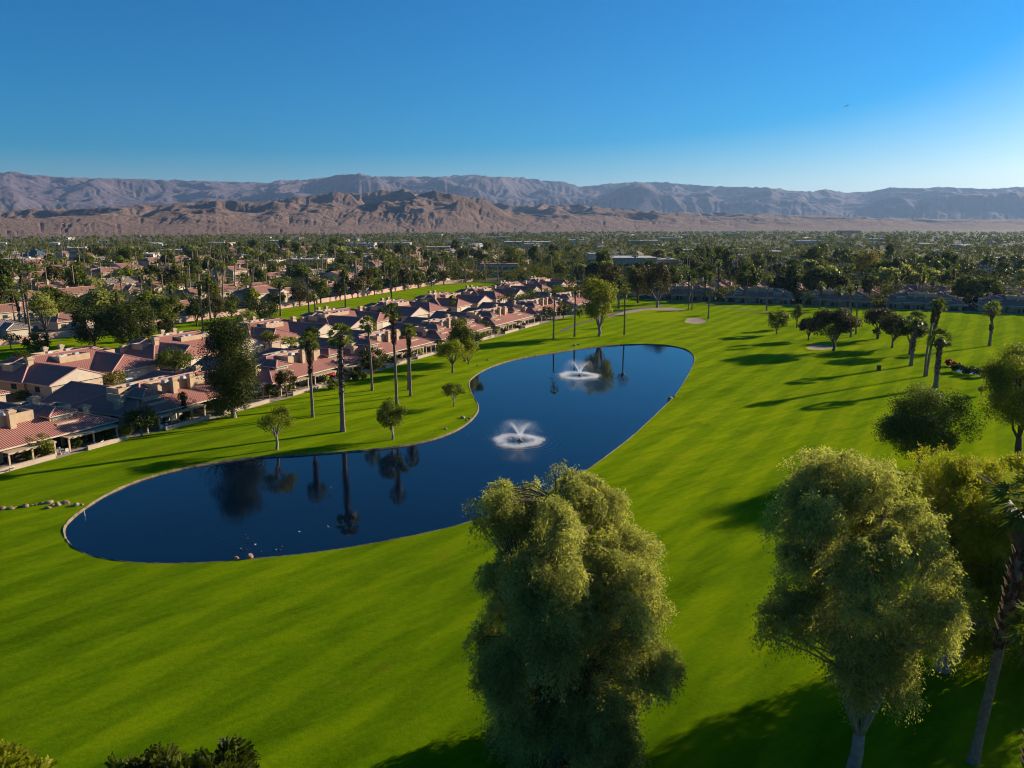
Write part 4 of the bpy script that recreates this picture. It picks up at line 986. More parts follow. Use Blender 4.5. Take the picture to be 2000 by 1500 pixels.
tree_px('street_tree', 'round green tree in the street between the two duplex rows', 343, 734, 681, 82, 'round', 'mid', 'bark', 727, dens=1.3)
tree_px('street_tree', 'thin yellowing tree beside the white car', 228, 768, 722, 56, 'spread', 'gold', 'bark', 758, dens=0.6)
tree_px('street_tree', 'pruned pale-limbed tree behind the columnar tree', 527, 692, 643, 46, 'spread', 'mid', 'bark_pale', 672, dens=0.8)
tree_px('street_tree', 'dark round tree behind the slim palm in the street', 610, 672, 636, 36, 'ball', 'dark', 'bark_dark', 668, dens=1.3)
tree_px('street_tree', 'grey-green loose tree beside the dark round street tree', 568, 690, 652, 40, 'spread', 'olive', 'bark', 682, dens=0.7)
for k, (bx, by, ty, w) in enumerate(((745, 628, 598, 16), (843, 606, 575, 22), (884, 612, 572, 16), (932, 600, 575, 18), (960, 592, 562, 18), (1008, 585, 562, 20), (697, 645, 618, 22), (830, 612, 585, 24))):
    tree_px('street_tree', f'small loose tree in the street between the duplex rows, {ordinal(k + 1)} beyond the columnar tree', bx, by, ty, w, 'spread', 'olive' if k % 2 else 'mid', 'bark', None, 'small trees along the street', 0.7)
tree_px('patio_tree', 'lollipop-shaped dark tree at the patio wall of the lollipop-tree duplex', 277, 852, 796, 68, 'ball', 'dark', 'bark_pale', 839, dens=1.4)
tree_px('patio_tree', 'pruned rust-tinted tree on the patio beside the shaggy palm', 560, 776, 718, 54, 'spread', 'brown', 'bark', 764, dens=0.9)
tree_px('patio_tree', 'wide dark clipped tree behind the slim lawn palm', 729, 730, 677, 66, 'ball', 'dark', 'bark', 722, dens=1.3)
tree_px('patio_tree', 'broad-leaved yellow-green shrub tree on the boulder-side patio', 82, 894, 846, 60, 'round', 'bright', 'bark', 884, dens=0.9)
tree_px('patio_tree', 'dark patio tree just past the wide dark pond tree', 952, 638, 612, 30, 'ball', 'dark', 'bark_dark', 636)
tree_px('patio_tree', 'first of two dark round trees past the white-posted patio', 1068, 626, 598, 32, 'ball', 'dark', 'bark_dark', 620)
tree_px('patio_tree', 'second of two dark round trees past the white-posted patio', 1100, 622, 590, 34, 'ball', 'dark', 'bark_dark', 616)
tree_px('patio_tree', 'yellow-green bushy tree under the yellow-green pond tree', 1132, 622, 600, 22, 'round', 'bright', 'bark', 619)
tree_px('patio_tree', 'dark tree before the gap of the palm-pair duplex', 945, 655, 622, 34, 'round', 'dark', 'bark_dark', 652)
# between the rows and the town wall
tree_px('garden_tree', 'huge dark leafy tree behind the nearest rear duplex, right half of the joined pair', 258, 678, 588, 112, 'ball', 'dark', 'bark_dark', 672, dens=1.6)
tree_px('garden_tree', 'huge dark leafy tree behind the nearest rear duplex, left half of the joined pair', 186, 676, 598, 100, 'ball', 'dark', 'bark_dark', 670, dens=1.5)
tree_px('garden_tree', 'squat dark tree on the second fairway at the picture edge', 73, 690, 648, 52, 'ball', 'dark', 'bark_dark', 688, dens=1.4)
tree_px('garden_tree', 'tall light green tree right behind the joined dark pair', 333, 646, 568, 66, 'round', 'mid', 'bark', 636, dens=1.2)
tree_px('garden_tree', 'rusty low tree at the foot of the light green tree', 324, 662, 618, 42, 'round', 'brown', 'bark', 656)
tree_px('garden_tree', 'dark dense tree on the fairway wall behind the columnar tree', 385, 638, 575, 50, 'round', 'dark', 'bark_dark', 630, dens=1.2)
tree_px('garden_tree', 'mottled rusty tree on the fairway wall behind the columnar tree', 420, 634, 572, 50, 'round', 'brown', 'bark_pale', 620)
tree_px('garden_tree', 'round green tree nestled right of the mottled rusty tree', 452, 626, 580, 36, 'round', 'mid', 'bark', 618)
tree_px('garden_tree', 'olive-gold tree just behind the top of the columnar tree', 482, 640, 604, 54, 'round', 'olive', 'bark', 634)
tree_px('garden_tree', 'low wide dark tree on the second fairway behind the columnar tree', 515, 628, 584, 66, 'ball', 'dark', 'bark_dark', 625, dens=1.3)
tree_px('garden_tree', 'bare-limbed pale tree by the pink wall at the picture edge', 22, 684, 652, 50, 'spread', 'brown', 'bark_pale', 668, dens=0.3)
tree_px('garden_tree', 'tall thin olive tree before the pink wall at the picture edge', 92, 668, 562, 56, 'spread', 'olive', 'bark', 640, dens=0.9)
for k in range(11):
    s = 165 + k * 15; x, y = W(s, -116 - (s - 160) * 0.05); _seed[0] += 1; h = 9 + (k * 37 % 5)
    tree_thing('wall_tree', f'{("dark", "rusty", "green")[k % 3]} bushy tree lining the pink fairway wall, {ordinal(k + 1)} in its row', x, y, tree_parts(_seed[0], h, 9.5 + k % 3, 'round', math.hypot(x, y), L[('dark', 'brown', 'mid')[k % 3]], M['bark_dark'], 0.15, 1.0), 'tree', 'trees lining the pink fairway wall')
for lb, a in (('thin palm on the second fairway, left of the pair behind the columnar tree', (397, 648, 552, 20)), ('thin palm on the second fairway, right of the pair behind the columnar tree', (413, 647, 538, 22)), ('palm rising in front of the light green garden tree', (338, 636, 556, 20)),
              ('thin dark palm alone on the strip of second fairway', (548, 618, 548, 20)), ('thin palm beside the short shaggy palm on the second fairway', (604, 616, 526, 24)), ('short shaggy palm on the second fairway', (616, 611, 572, 26)), ('palm in front of the rusty wall trees', (675, 600, 520, 26)), ('palm at the narrow end of the second fairway', (765, 583, 508, 26)),
              ('tall palm left of the joined dark garden trees', (60, 660, 560, 22)), ('tall palm close to the joined dark garden trees', (52, 640, 520, 24)), ('tall palm over the roofs right of the joined dark trees', (297, 600, 540, 22)), ('tall palm over the pink roofs behind the joined dark trees', (240, 592, 528, 26))):
    palm_px(lb, *a, shag=0.25, tr=0.3, curve=0.4)
x, y = W(-4, -72); 
def shrub(label, x, y, w, h, lm, seed, group=None):
    rs = np.random.RandomState(seed); d = math.hypot(x, y); C, Rd = clumps_ellipsoid(rs, 12, (0, 0, h * 0.5), (w / 2, w / 2, h / 2), 0.45, -0.9, 0.6)
    ll = max(0.14, d * 0.0023); v, f, t = leaves(rs, C, Rd, int(np.clip((w / d * 768) * (h / d * 768) * 0.5, 14, 500)), ll, ll * 0.6, 0.2, 0.4, 0.6)
    v[:, 2] = np.maximum(v[:, 2], 0.0)
    o = link('shrub', big_mesh('shrub', v, f, lm, t)); o.location = (x, y, 0.04); return tag(o, label, 'shrub', group)
for k, (px, py, w, h, lm, lb) in enumerate(((1856, 716, 3.2, 2.0, 'red', 'magenta flowering bush beside the small fairway pond'), (1871, 727, 4.0, 2.2, 'dark', 'dark low bush between the magenta bush and the small pond'), (1894, 732, 4.2, 2.3, 'dark', 'dark low bush at the far side of the small pond'), (1915, 736, 4, 2.2, 'dark', 'dark bush in front of the small fairway pond'),
                                           (92, 894, 2.2, 2.6, 'gold', 'golden shrub beside the broad-leaved patio shrub tree'), (150, 868, 4.5, 1.5, 'dark', 'low dark shrub before the patio of the boulder-side duplex'), (200, 858, 5, 1.4, 'mid', 'green shrub inside the planter near the lollipop tree'), (405, 800, 6.5, 2.6, 'mid', 'clipped green hedge on the patio by the columnar tree'), (185, 702, 9, 3, 'dark', 'low dark hedge behind the nearest rear duplex'),
                                           (45, 712, 9, 3, 'dark', 'low dark hedge at the near end of the second fairway'), (650, 760, 4, 2, 'mid', 'green shrub on the patio under the small red parasol'), (700, 742, 5, 2.3, 'dark', 'dark shrub beside the shaggy palm patio'), (150, 768, 4, 1.8, 'mid', 'round green shrub before the nearest garage door'), (45, 778, 3.5, 1.6, 'mid', 'low green shrub by the dark blue car'), (1575, 560, 7, 4.2, 'red', 'red flowering shrub behind the second far house'),
                                           (1550, 562, 9, 5, 'gold', 'golden shrub beside the red flowering shrub'), (1400, 583, 6, 4, 'dark', 'dark shrub in the first gap between far houses'), (1566, 592, 7, 4, 'dark', 'dark shrub in the second gap between far houses'), (1722, 598, 7, 4, 'dark', 'dark shrub in the third gap between far houses'), (1915, 604, 9, 7, 'dark', 'dark shrub in the last gap between far houses'), (1830, 572, 10, 5, 'olive', 'olive shrub in the court behind the fourth far house'), (1425, 560, 7, 4, 'gold', 'yellow shrub beside the first far house roof'))):
    x, y = at(px, py); shrub(lb, x, y, w, h, L[lm], 300 + k)

for k in range(26):
    s = -24 + k * 7.4 + rg.uniform(-2, 2); n_ = 1.2 + 2.4 * min(1, max(0, (s + 10) / 25)) - rg.uniform(0.6, 2.4); x, y = W(s, n_); lm = ('dark', 'mid', 'dark', 'bright', 'olive', 'mid')[k % 6]
    shrub(f'{("dark", "green", "dark", "yellow-green", "grey-green", "green")[k % 6]} shrub along the near patio wall, {ordinal(k + 1)} from the picture edge', x, y, rg.uniform(1.6, 3.4), rg.uniform(1.1, 2.2), L[lm], 500 + k, 'shrubs along the patio wall')
# big olive-leaved trees near the camera: drooping sprays of narrow leaves
def willow_tree(label, x, y, prof, seed, nspray, bark, fork, stems, leaf=0.20, leafm='olive', r0=0.42, nmass=40, sep=0.60):
    """prof: rows of (z, left, right) of the crown outline relative to the trunk foot"""
    rs = np.random.RandomState(seed); P = np.array(sorted(prof), float); zs = P[:, 0]
    r = thing('olive_tree', label, 'tree', (x, y, 0.03))
    # boughs: clumps near the outline and some inside, so that gaps and shaded hollows appear between them
    # about a score of big foliage masses on the outline, each made of its own boughs, with dark hollows between them
    MC = []; tries = 0
    while len(MC) < nmass and tries < 4000:
        tries += 1
        z = zs.min() + (zs.max() - zs.min()) * rs.rand(); xl, xr = np.interp(z, zs, P[:, 1]), np.interp(z, zs, P[:, 2]); hw = (xr - xl) / 2; cx = (xl + xr) / 2
        a = rs.rand() * 6.283; rm = rs.uniform(1.25, 2.1); k = max(hw - rm * 0.30, 0.3 * hw); q = rs.uniform(0.72, 1.0) if rs.rand() < 0.82 else rs.uniform(0, 0.5)
        p = np.array((cx + math.cos(a) * k * q, math.sin(a) * k * q, z - rm * 0.45))
        if all(np.linalg.norm(p - m_[0]) > 0.82 * (rm + m_[1]) * sep for m_ in MC): MC.append((p, rm))
    C = []; Rd = []
    for p, rm in MC:
        nbm = int(5 + 3.2 * rm * rm * 0.8)
        for q in range(nbm):
            d = rs.normal(size=3); d[2] = d[2] * 0.8 + 0.25; d /= np.linalg.norm(d)
            C.append(p + d * rm * rs.uniform(0.55, 0.9) * (1, 1, 1.15)); Rd.append(rs.uniform(0.34, 0.62) * rm * 0.62)
    C = np.array(C); Rd = np.array(Rd); nb = len(C)
    parts = []
    per = nspray // nb
    for c, rb in zip(C, Rd):
        d = rs.normal(size=(per, 3)); d[:, 2] = d[:, 2] * 0.9 + 0.4; d /= np.linalg.norm(d, axis=1)[:, None]
        s0 = c + d * rb * (0.35 + 0.65 * rs.rand(per) ** 0.5)[:, None] * (1, 1, 1.05)
        ns = 16; outd = d.copy(); outd[:, 2] = 0
        tj = np.linspace(0.02, 1, ns)
        # each spray leaves its bough outward and bends over under its own weight
        Ls = rs.uniform(0.25, 0.75, per) * (1 + 0.8 * (rs.rand(per) < 0.08)); dr = rs.uniform(0.2, 1.2, per) * rs.uniform(0.6, 1.15)
        pos = s0[:, None, :] + d[:, None, :] * (Ls[:, None] * tj[None, :])[:, :, None] - np.array((0, 0, 1.0)) * (dr[:, None] * (tj ** 2)[None, :])[:, :, None]
        pos = pos + rs.normal(size=pos.shape) * 0.09
        p = pos.reshape(-1, 3); n = len(p)
        t = np.array((0, 0, -0.75)) + rs.normal(size=(n, 3)) * 0.6 + np.repeat(d, ns, 0) * 0.55; t /= np.linalg.norm(t, axis=1)[:, None]
        nr = np.repeat(d, ns, 0) * 0.45 + rs.normal(size=(n, 3)) * 0.75; nr -= t * (nr * t).sum(1)[:, None]; nr /= np.linalg.norm(nr, axis=1)[:, None]
        b = np.cross(nr, t); ll = leaf * rs.uniform(0.6, 1.2, n)[:, None]; lw = ll * 0.34
        v = np.stack([p, p + t * ll * 0.45 + b * lw / 2, p + t * ll, p + t * ll * 0.45 - b * lw / 2], 1).reshape(-1, 3)
        f = np.arange(n * 4).reshape(-1, 4); ti = np.clip(rs.uniform(0.15, 0.85) + np.repeat(rs.uniform(-0.2, 0.2, per), ns) + rs.uniform(-0.18, 0.18, n), 0, 1)
        parts.append((v, f, ti))
    v, f, ti = join(parts)
    link('crown', big_mesh('crown', v, f, L[leafm], ti), r)
    mb = MB(); fk = np.array(fork, float)
    mb.tube([(0, 0, -0.3), (0.0, 0, 0.15), fk * 0.5 + (0.08, 0, 0), fk], [r0 * 1.5, r0 * 1.15, r0, r0 * 0.9], 12)
    ends = []
    for st in stems:
        st = np.array(st, float); m = fk + (st - fk) * 0.45 + rs.normal(size=3) * 0.35
        mb.tube([fk - (0, 0, 0.15), fk + (m - fk) * 0.35 + rs.normal(size=3) * 0.12, m, st], [r0 * 0.72, r0 * 0.6, r0 * 0.48, r0 * 0.22], 9); ends += [(m, r0 * 0.4), (st, r0 * 0.25), ((m + st) / 2, r0 * 0.32)]
    for c in C:
        e, er = min(ends, key=lambda q: np.linalg.norm(q[0] - c) + (1.5 if q[0][2] > c[2] else 0))
        mid = (e + c) / 2 + np.array((0, 0, 0.35)) + rs.normal(size=3) * 0.3
        mb.tube([e, mid, c], [er * 0.55, er * 0.34, 0.03], 6, cap=False)
    link('trunk', mb.mesh('trunk', [bark], True), r)
    OCC.append((x, y, 9)); return r
def profile_px(bx, D, rows):
    """outline rows (pixel y, left x, right x) read at ground distance D -> metres about the trunk foot"""
    X0 = (bx - 1000) / F * (D * math.cos(PITCH) + CAMZ * math.sin(PITCH)); out = []
    for yy, xl, xr in rows:
        z = top_z(D, yy); mp = m_per_px(D, z); out.append((z, (xl - 1000) * mp - X0, (xr - 1000) * mp - X0))
    return X0, out
X0, pf = profile_px(1078, 46.5, [(962, 1030, 1130), (980, 950, 1215), (1015, 908, 1245), (1080, 888, 1265), (1160, 872, 1315), (1230, 890, 1325), (1300, 930, 1315), (1370, 960, 1270), (1430, 995, 1245), (1475, 1015, 1215)])
willow_tree('largest olive-green tree, alone in front of the pond with weeping crown', X0, 46.5, pf, 41, 40000, M['bark'], (0.2, 0, 4.0), [(-2.4, 0.5, 13.5), (1.0, -1.5, 16.5), (3.0, 0.8, 13), (0.2, 1.8, 18), (-1.0, -2.2, 10), (1.8, -2.0, 8)], nmass=80, sep=0.50)
X0, pf = profile_px(1652, 46, [(900, 1590, 1690), (930, 1500, 1770), (1000, 1480, 1815), (1090, 1488, 1850), (1170, 1510, 1850), (1230, 1575, 1815), (1262, 1600, 1790), (1285, 1640, 1730)])
willow_tree('olive-green tree with forked pale trunk, over the deep shade', X0, 45, pf, 42, 17000, M['bark_pale'], (0.2, 0, 3.0), [(-3.6, -0.3, 14.5), (-1.5, 1.2, 13), (2.6, -1.2, 15.5), (4.6, 0.8, 13), (1.0, 1.5, 17.5), (0.5, -2.2, 10.5)], r0=0.40)
X0, pf = profile_px(1832, 57.5, [(893, 1830, 1900), (920, 1800, 1985), (980, 1780, 1995), (1060, 1800, 2000), (1140, 1830, 1990), (1210, 1850, 1960), (1255, 1870, 1930)])
willow_tree('olive-green tree behind the forked one, its thick pale trunk leaning', X0, 57, pf, 43, 12000, M['bark_pale'], (2.4, 0, 4.6), [(1.5, 1, 12), (4.0, -0.8, 13.5), (6.0, 0.8, 12), (3.2, -1.5, 10)], r0=0.55, leafm='lime')
X0, pf = profile_px(2080, 60, [(905, 1985, 2140), (950, 1925, 2190), (1060, 1905, 2230), (1150, 1915, 2230), (1230, 1935, 2200), (1290, 1975, 2150)])
willow_tree('yellow-green tree at the picture edge behind the leaning palm', X0, 60, pf, 44, 9000, M['bark'], (0.1, 0, 4.2), [(-2.6, 1, 11), (2.0, -0.8, 13), (0.5, 1.5, 15)], leafm='lime', leaf=0.26)
for k, (xx, yy, hh, ww) in enumerate(((49, 37, 16, 13), (44, 24, 15, 13))):
    _seed[0] += 1; tree_thing('shade_tree', f'tree standing just outside the picture that shades the near lawn, {ordinal(k + 1)} from the camera', xx, yy, tree_parts(_seed[0], hh, ww, 'round', 120, L['olive'], M['bark'], 0.3, 1.0), 'tree', 'trees outside the picture shading the lawn')

# tree tops rising into the bottom of the picture, pinnate leaves in rosettes
def rosette_tree(label, x, y, h, clusters, lm, seed, name='garden_tree'):
    rs = np.random.RandomState(seed); r = thing(name, label, 'tree', (x, y, 0.03)); V = []; T = []; mb = MB()
    for (cx, cy_, cz, rad) in clusters:
        for q in range(int(60 * rad ** 1.6)):
            d = rs.normal(size=3); d[2] = abs(d[2]) * 0.9 - 0.15; d /= np.linalg.norm(d); p = np.array((cx, cy_, cz)) + d * rad * rs.uniform(0.55, 1.0)
            for j in range(7):
                e = d + rs.normal(size=3) * 0.55; e /= np.linalg.norm(e); l = rs.uniform(0.22, 0.36)
                b = np.cross(e, rs.normal(size=3)); b /= np.linalg.norm(b); tt = rs.uniform(0.1, 0.9)
                for m_ in range(4):                # leaflets in pairs along a short stalk
                    o_ = p + e * l * (0.3 + 0.25 * m_)
                    for sg in (-1, 1):
                        le = (e * 0.6 + b * sg * 0.8); le /= np.linalg.norm(le); w = np.cross(le, np.cross(e, b)); L1 = 0.17
                        V += [o_, o_ + le * L1 * 0.5 + w * 0.035, o_ + le * L1, o_ + le * L1 * 0.5 - w * 0.035]; T.append(tt)
    link('crown', big_mesh('crown', np.array(V), np.arange(len(V)).reshape(-1, 4), lm, np.array(T)), r)
    c0 = np.mean([c[:3] for c in clusters], axis=0); fk = np.array((c0[0], c0[1], h * 0.55))
    mb.tube([(0, 0, -0.2), (0.05, 0, h * 0.3), fk], [0.30, 0.22, 0.17], 10)
    for c in clusters: mb.tube([fk, (fk + np.array(c[:3])) / 2 + rs.normal(size=3) * 0.2, c[:3]], [0.12, 0.08, 0.03], 6)
    link('trunk', mb.mesh('trunk', [M['bark']], True), r)
def at_dist(px, py, D):
    d = ray(px, py); t = D / d[1]; return (d[0] * t, D, CAMZ + d[2] * t)
cl = [at_dist(px, py, 20 + dy) + (rad,) for px, py, dy, rad in ((232, 1522, 0, 0.36), (285, 1516, 0.3, 0.5), (322, 1504, 0.4, 0.5), (352, 1530, -0.3, 0.5), (410, 1512, 0.3, 0.46), (444, 1494, 0.5, 0.56), (430, 1545, -0.5, 0.7), (310, 1570, -0.6, 0.8), (462, 1522, 0.1, 0.4))]
bx0, by0 = cl[3][0], 20.0; rosette_tree('dark green treetop with whorled leaves poking into the bottom of the picture', bx0, by0, 16, [(a - bx0, b - by0, c, r_) for a, b, c, r_ in cl], L['dark'], 61)
cl = [at_dist(px, py, 19 + dy) + (rad,) for px, py, dy, rad in ((5, 1508, 0, 0.5), (30, 1520, 0.3, 0.5), (58, 1535, 0.3, 0.5), (-30, 1510, 0, 0.6))]
bx0, by0 = cl[0][0], 19.0; rosette_tree('pale yellow-green treetop in the bottom corner of the picture', bx0, by0, 15, [(a - bx0, b - by0, c, r_) for a, b, c, r_ in cl], L['bright'], 62)

# ------------------------------------------------------------------ fountains
def fountain(px, py, seed, label, R0=4.3, Hh=3.3, n=17000):
    x, y = at(px, py, -0.3); rs = np.random.RandomState(seed)
    t = thing('pond_fountain', label, 'fountain', (x, y, -0.15))
    mb = MB(); mb.lathe([(0.42, -0.05), (0.5, 0.08), (0.35, 0.2), (0.12, 0.26), (0.12, 0.4)], 14); mb.build('nozzle', [M['dark']], t, True)
    g = 9.81; vz = math.sqrt(2 * g * Hh); Tt = 2 * vz / g; vr = R0 / Tt
    a = rs.rand(n) * 6.283; u = rs.rand(n) ** 1.9 * Tt; sp = rs.normal(size=n)
    k = 1 + 0.11 * sp * (0.12 + u / Tt * 1.5); kz = 1 - abs(rs.normal(size=n)) * 0.22 * (u / Tt) ** 0.7
    rr = vr * u * k; z = np.maximum(vz * kz * u - 0.5 * g * u * u, 0.02) + 0.35 * (1 - u / Tt)
    rr = rr + rs.normal(size=n) * 0.03 * (1 + 9 * u / Tt)
    gust = 1 + 0.10 * np.sin(3 * a + seed) + 0.06 * np.sin(7 * a)
    p = np.stack([rr * gust * np.cos(a) - 0.55 * (u / Tt) ** 2, rr * gust * np.sin(a) - 0.25 * (u / Tt) ** 2, z], 1)
    vel = np.stack([vr * np.cos(a), vr * np.sin(a), vz * kz - g * u], 1); vel /= np.linalg.norm(vel, axis=1)[:, None]
    def streaks(p, vel, ln_, wd):
        b = np.cross(vel, rs.normal(size=p.shape)); b /= np.linalg.norm(b, axis=1)[:, None]; l = ln_ * rs.uniform(0.5, 1.3, len(p))[:, None]
        return np.stack([p - vel * l / 2, p + b * wd / 2, p + vel * l / 2, p - b * wd / 2], 1).reshape(-1, 3), np.arange(len(p) * 4).reshape(-1, 4)
    v, f = streaks(p, vel, 0.18, 0.045); link('spray', big_mesh('spray', v, f, M['spray']), t)['kind'] = 'stuff'
    m = 15000; a = rs.rand(m) * 6.283; r_ = R0 * (0.93 - abs(rs.normal(size=m)) * 0.2 + rs.normal(size=m) * 0.07); z = abs(rs.normal(size=m)) * 0.17 + 0.02
    lobes = 1 + 0.07 * np.sin(a * 3 + seed) + 0.04 * np.sin(a * 7); p = np.stack([r_ * lobes * np.cos(a) - 0.35, r_ * lobes * np.sin(a) - 0.15, z], 1)
    v, f = streaks(p, rs.normal(size=(m, 3)) / 1.7, 0.15, 0.10); link('splash_ring', big_mesh('splash_ring', v, f, M['foam']), t)['kind'] = 'stuff'
fountain(1015, 863, 1, 'nearer white fountain spraying in the wide middle of the pond')
fountain(1132, 735, 2, 'farther white fountain spraying near the head of the pond', 5.0, 3.6)

# ------------------------------------------------------------------ boulders, birds, small things
def rock_mesh(seed, w, mat, tall=0.75):
    rs = np.random.RandomState(seed); bm = bmesh.new(); bmesh.ops.create_icosphere(bm, subdivisions=3, radius=1.0)
    ax = rs.normal(size=(7, 3)); ax /= np.linalg.norm(ax, axis=1)[:, None]; of = rs.uniform(0.62, 0.92, 7)
    for v in bm.verts:
        p = np.array(v.co)
        for a, o_ in zip(ax, of):
            e = p @ a - o_
            if e > 0: p = p - a * e * 0.85
        p = p * (1 + 0.05 * math.sin(7 * p[0] + seed) * math.cos(6 * p[1]))
        v.co = (p[0] * w / 2, p[1] * w / 2 * rs.uniform(0.99, 1.01) * 0.85, max(-0.25, p[2]) * w / 2 * tall)
    me = bpy.data.meshes.new('boulder'); bm.to_mesh(me); bm.free(); me.materials.append(mat)
    me.polygons.foreach_set('use_smooth', [True] * len(me.polygons)); return me
def boulder(px, py, wpx, label, mat='boulder', tall=0.75, group=None, seed=[0]):
    seed[0] += 1; x, y = at(px, py); w = wpx * m_per_px(y, 0)
    o = link('boulder', rock_mesh(seed[0], w, M[mat], tall)); o.location = (x, y, 0.08); o.rotation_euler = (0, 0, seed[0] * 1.3); return tag(o, label, 'boulder', group)
for k, (px, py, w) in enumerate(((6, 995, 16), (22, 994, 14), (40, 990, 7), (50, 990, 15), (63, 988, 7), (71, 987, 7), (82, 985, 12), (95, 983, 18), (95, 993, 12), (104, 989, 12), (113, 987, 17), (128, 984, 17), (136, 990, 9), (150, 988, 15), (160, 987, 8), (30, 992, 7))):
    boulder(px, py, w, f'{("pink", "buff", "brown")[k % 3]} boulder in the long line by the pond tip, {ordinal(sorted(range(16), key=lambda q: (6, 22, 40, 50, 63, 71, 82, 95, 95.5, 104, 113, 128, 136, 150, 160, 30)[q]).index(k) + 1)} from the picture edge', 'boulder' if k % 3 != 1 else 'boulder2', 0.7, 'boulders in a line by the pond tip')
boulder(460, 1093, 15, 'flatter of two brown boulders on the near pond bank'); boulder(488, 1090, 17, 'rounder of two brown boulders on the near pond bank', tall=0.95)
for px, py, w, lb in ((871, 839, 8, 'small upright tan stone near the pond neck'), (904, 817, 12, 'largest tan stone of the trio on the lawn point'), (917, 818, 8, 'flat tan stone of the trio on the lawn point'), (911, 822, 7, 'smallest tan stone of the trio on the lawn point'), (932, 715, 6, 'tan stone on the bank by the pond bend, nearer the water'), (953, 704, 7, 'tan stone by the pond bend, nearer the houses'), (1122, 676, 9, 'tan rock at the pond rim below the palms'), (1130, 674, 7, 'low tan rock beside the rock at the pond rim'),
                     (1309, 779, 12, 'larger dark rock on the fairway bank of the pond'), (1317, 776, 8, 'smaller dark rock on the fairway bank of the pond')):
    boulder(px, py, w, lb, 'boulder2')
def duck_mesh(mat):
    bm = bmesh.new(); bmesh.ops.create_uvsphere(bm, u_segments=14, v_segments=9, radius=1.0)
    for v in bm.verts:
        x, y, z = v.co
        z2 = z * 0.11; y2 = y * 0.13 * (1 - 0.25 * max(0, -x)); x2 = x * 0.28
        if x < -0.7: z2 += 0.06 * (-x - 0.7) / 0.3          # raised tail
        v.co = (x2, y2, max(z2 + 0.06, -0.01))
    bm2 = bmesh.new(); bmesh.ops.create_uvsphere(bm2, u_segments=10, v_segments=7, radius=0.07)
    for v in bm2.verts:
        if v.co.x > 0.045: v.co.x = 0.045 + (v.co.x - 0.045) * 4.0; 
        v.co += Vector((0.24, 0, 0.26))
    me2 = bpy.data.meshes.new('t'); bm2.to_mesh(me2); bm.from_mesh(me2); bm2.free()
    r = bmesh.ops.create_cone(bm, segments=10, radius1=0.065, radius2=0.045, depth=0.2, cap_ends=True, matrix=Matrix.Translation((0.21, 0, 0.17)) @ Matrix.Rotation(0.25, 4, 'Y'))
    me = bpy.data.meshes.new('duck'); bm.to_mesh(me); bm.free(); bpy.data.meshes.remove(me2); me.materials.append(mat)
    me.polygons.foreach_set('use_smooth', [True] * len(me.polygons)); return me
DK = [duck_mesh(M['duck_dark']), duck_mesh(M['duck_white'])]
for k, (px, py, w) in enumerate(((387, 1052, 0), (436, 1057, 0), (480, 1047, 0), (483, 1055, 0), (485, 1062, 0), (470, 1074, 1), (482, 1076, 0), (499, 1066, 1), (472, 1078, 0), (494, 1061, 0), (539, 1076, 1), (551, 1070, 0), (585, 1041, 1), (597, 1021, 0), (641, 1031, 1), (644, 1033, 0), (614, 991, 0), (645, 970, 0), (646, 954, 1), (510, 1080, 0), (548, 1077, 0), (430, 995, 0), (915, 852, 1), (1301, 750, 0))):
    x, y = at(px, py, -0.3); o = link('duck', DK[w]); o.location = (x, y, -0.16); o.rotation_euler = (0, 0, k * 2.4); o.scale = (0.48,) * 3
    wt = 'white' if w else 'dark'
    tag(o, f'{wt} bird afloat on the pond, {ordinal(k + 1)} outward from the pond tip' if k < 22 else (f'white bird afloat alone by the neck of the pond' if w else 'dark bird afloat alone near the far fairway bank'), 'bird', 'birds afloat on the pond')
x, y = at(1716, 724); t = thing('ball_washer_box', 'small dark green box standing alone on the fairway in the shadow of a palm', 'box', (x, y, 0.05))
mb = MB(); mb.box(-0.4, 0.4, -0.35, 0.35, 0, 1.15); mb.build('body', [M['tank']], t)
mb = MB(); mb.frustum(0, 0, 0.95, 0.85, 0.8, 0.7, 1.15, 1.3); mb.build('lid', [M['dark']], t)
x, y = at(166, 1010, -0.3); t = thing('marker_post', 'thin white marker post standing in the pond tip', 'post', (x, y, -0.5)); mb = MB(); mb.lathe([(0.05, 0), (0.05, 0.95), (0.02, 1.0)], 8); mb.build('pole', [M['white']], t)
# airliner high over the valley
d = ray(1653, 207); k = 5200 / d[1]; t = thing('airplane', 'tiny white airplane high in the sky', 'airplane', (d[0] * k, d[1] * k, CAMZ + d[2] * k), 0.9)
t.rotation_euler = (0.2, 0.35, 2.5)
mb = MB(); mb.tube([(-18, 0, 0.8), (-14, 0, 0.2), (-4, 0, 0), (13, 0, 0), (17, 0, -0.2), (18.5, 0, -0.4)], [0.3, 1.3, 1.95, 1.95, 1.3, 0.2], 12); mb.build('fuselage', [M['white']], t, True)
for sg in (-1, 1): mb = MB(); mb.add([(4, sg * 1.5, -0.8), (-2, sg * 1.5, -0.8), (-6.5, sg * 17, 0.4), (-5, sg * 17, 0.4), (4, sg * 1.5, -0.4), (-2, sg * 1.5, -0.5), (-6.5, sg * 17, 0.5), (-5, sg * 17, 0.5)], [(0, 1, 2, 3), (7, 6, 5, 4), (0, 3, 7, 4), (1, 5, 6, 2), (2, 6, 7, 3)]); mb.build('wing', [M['white']], t)
mb = MB(); mb.add([(-12.5, -0.15, 1), (-17, -0.15, 1), (-18.5, -0.15, 6.5), (-16.5, -0.15, 6.5), (-12.5, 0.15, 1), (-17, 0.15, 1), (-18.5, 0.15, 6.5), (-16.5, 0.15, 6.5)], [(0, 1, 2, 3), (7, 6, 5, 4), (0, 3, 7, 4), (1, 5, 6, 2), (2, 6, 7, 3)]); mb.build('tail_fin', [M['white']], t)

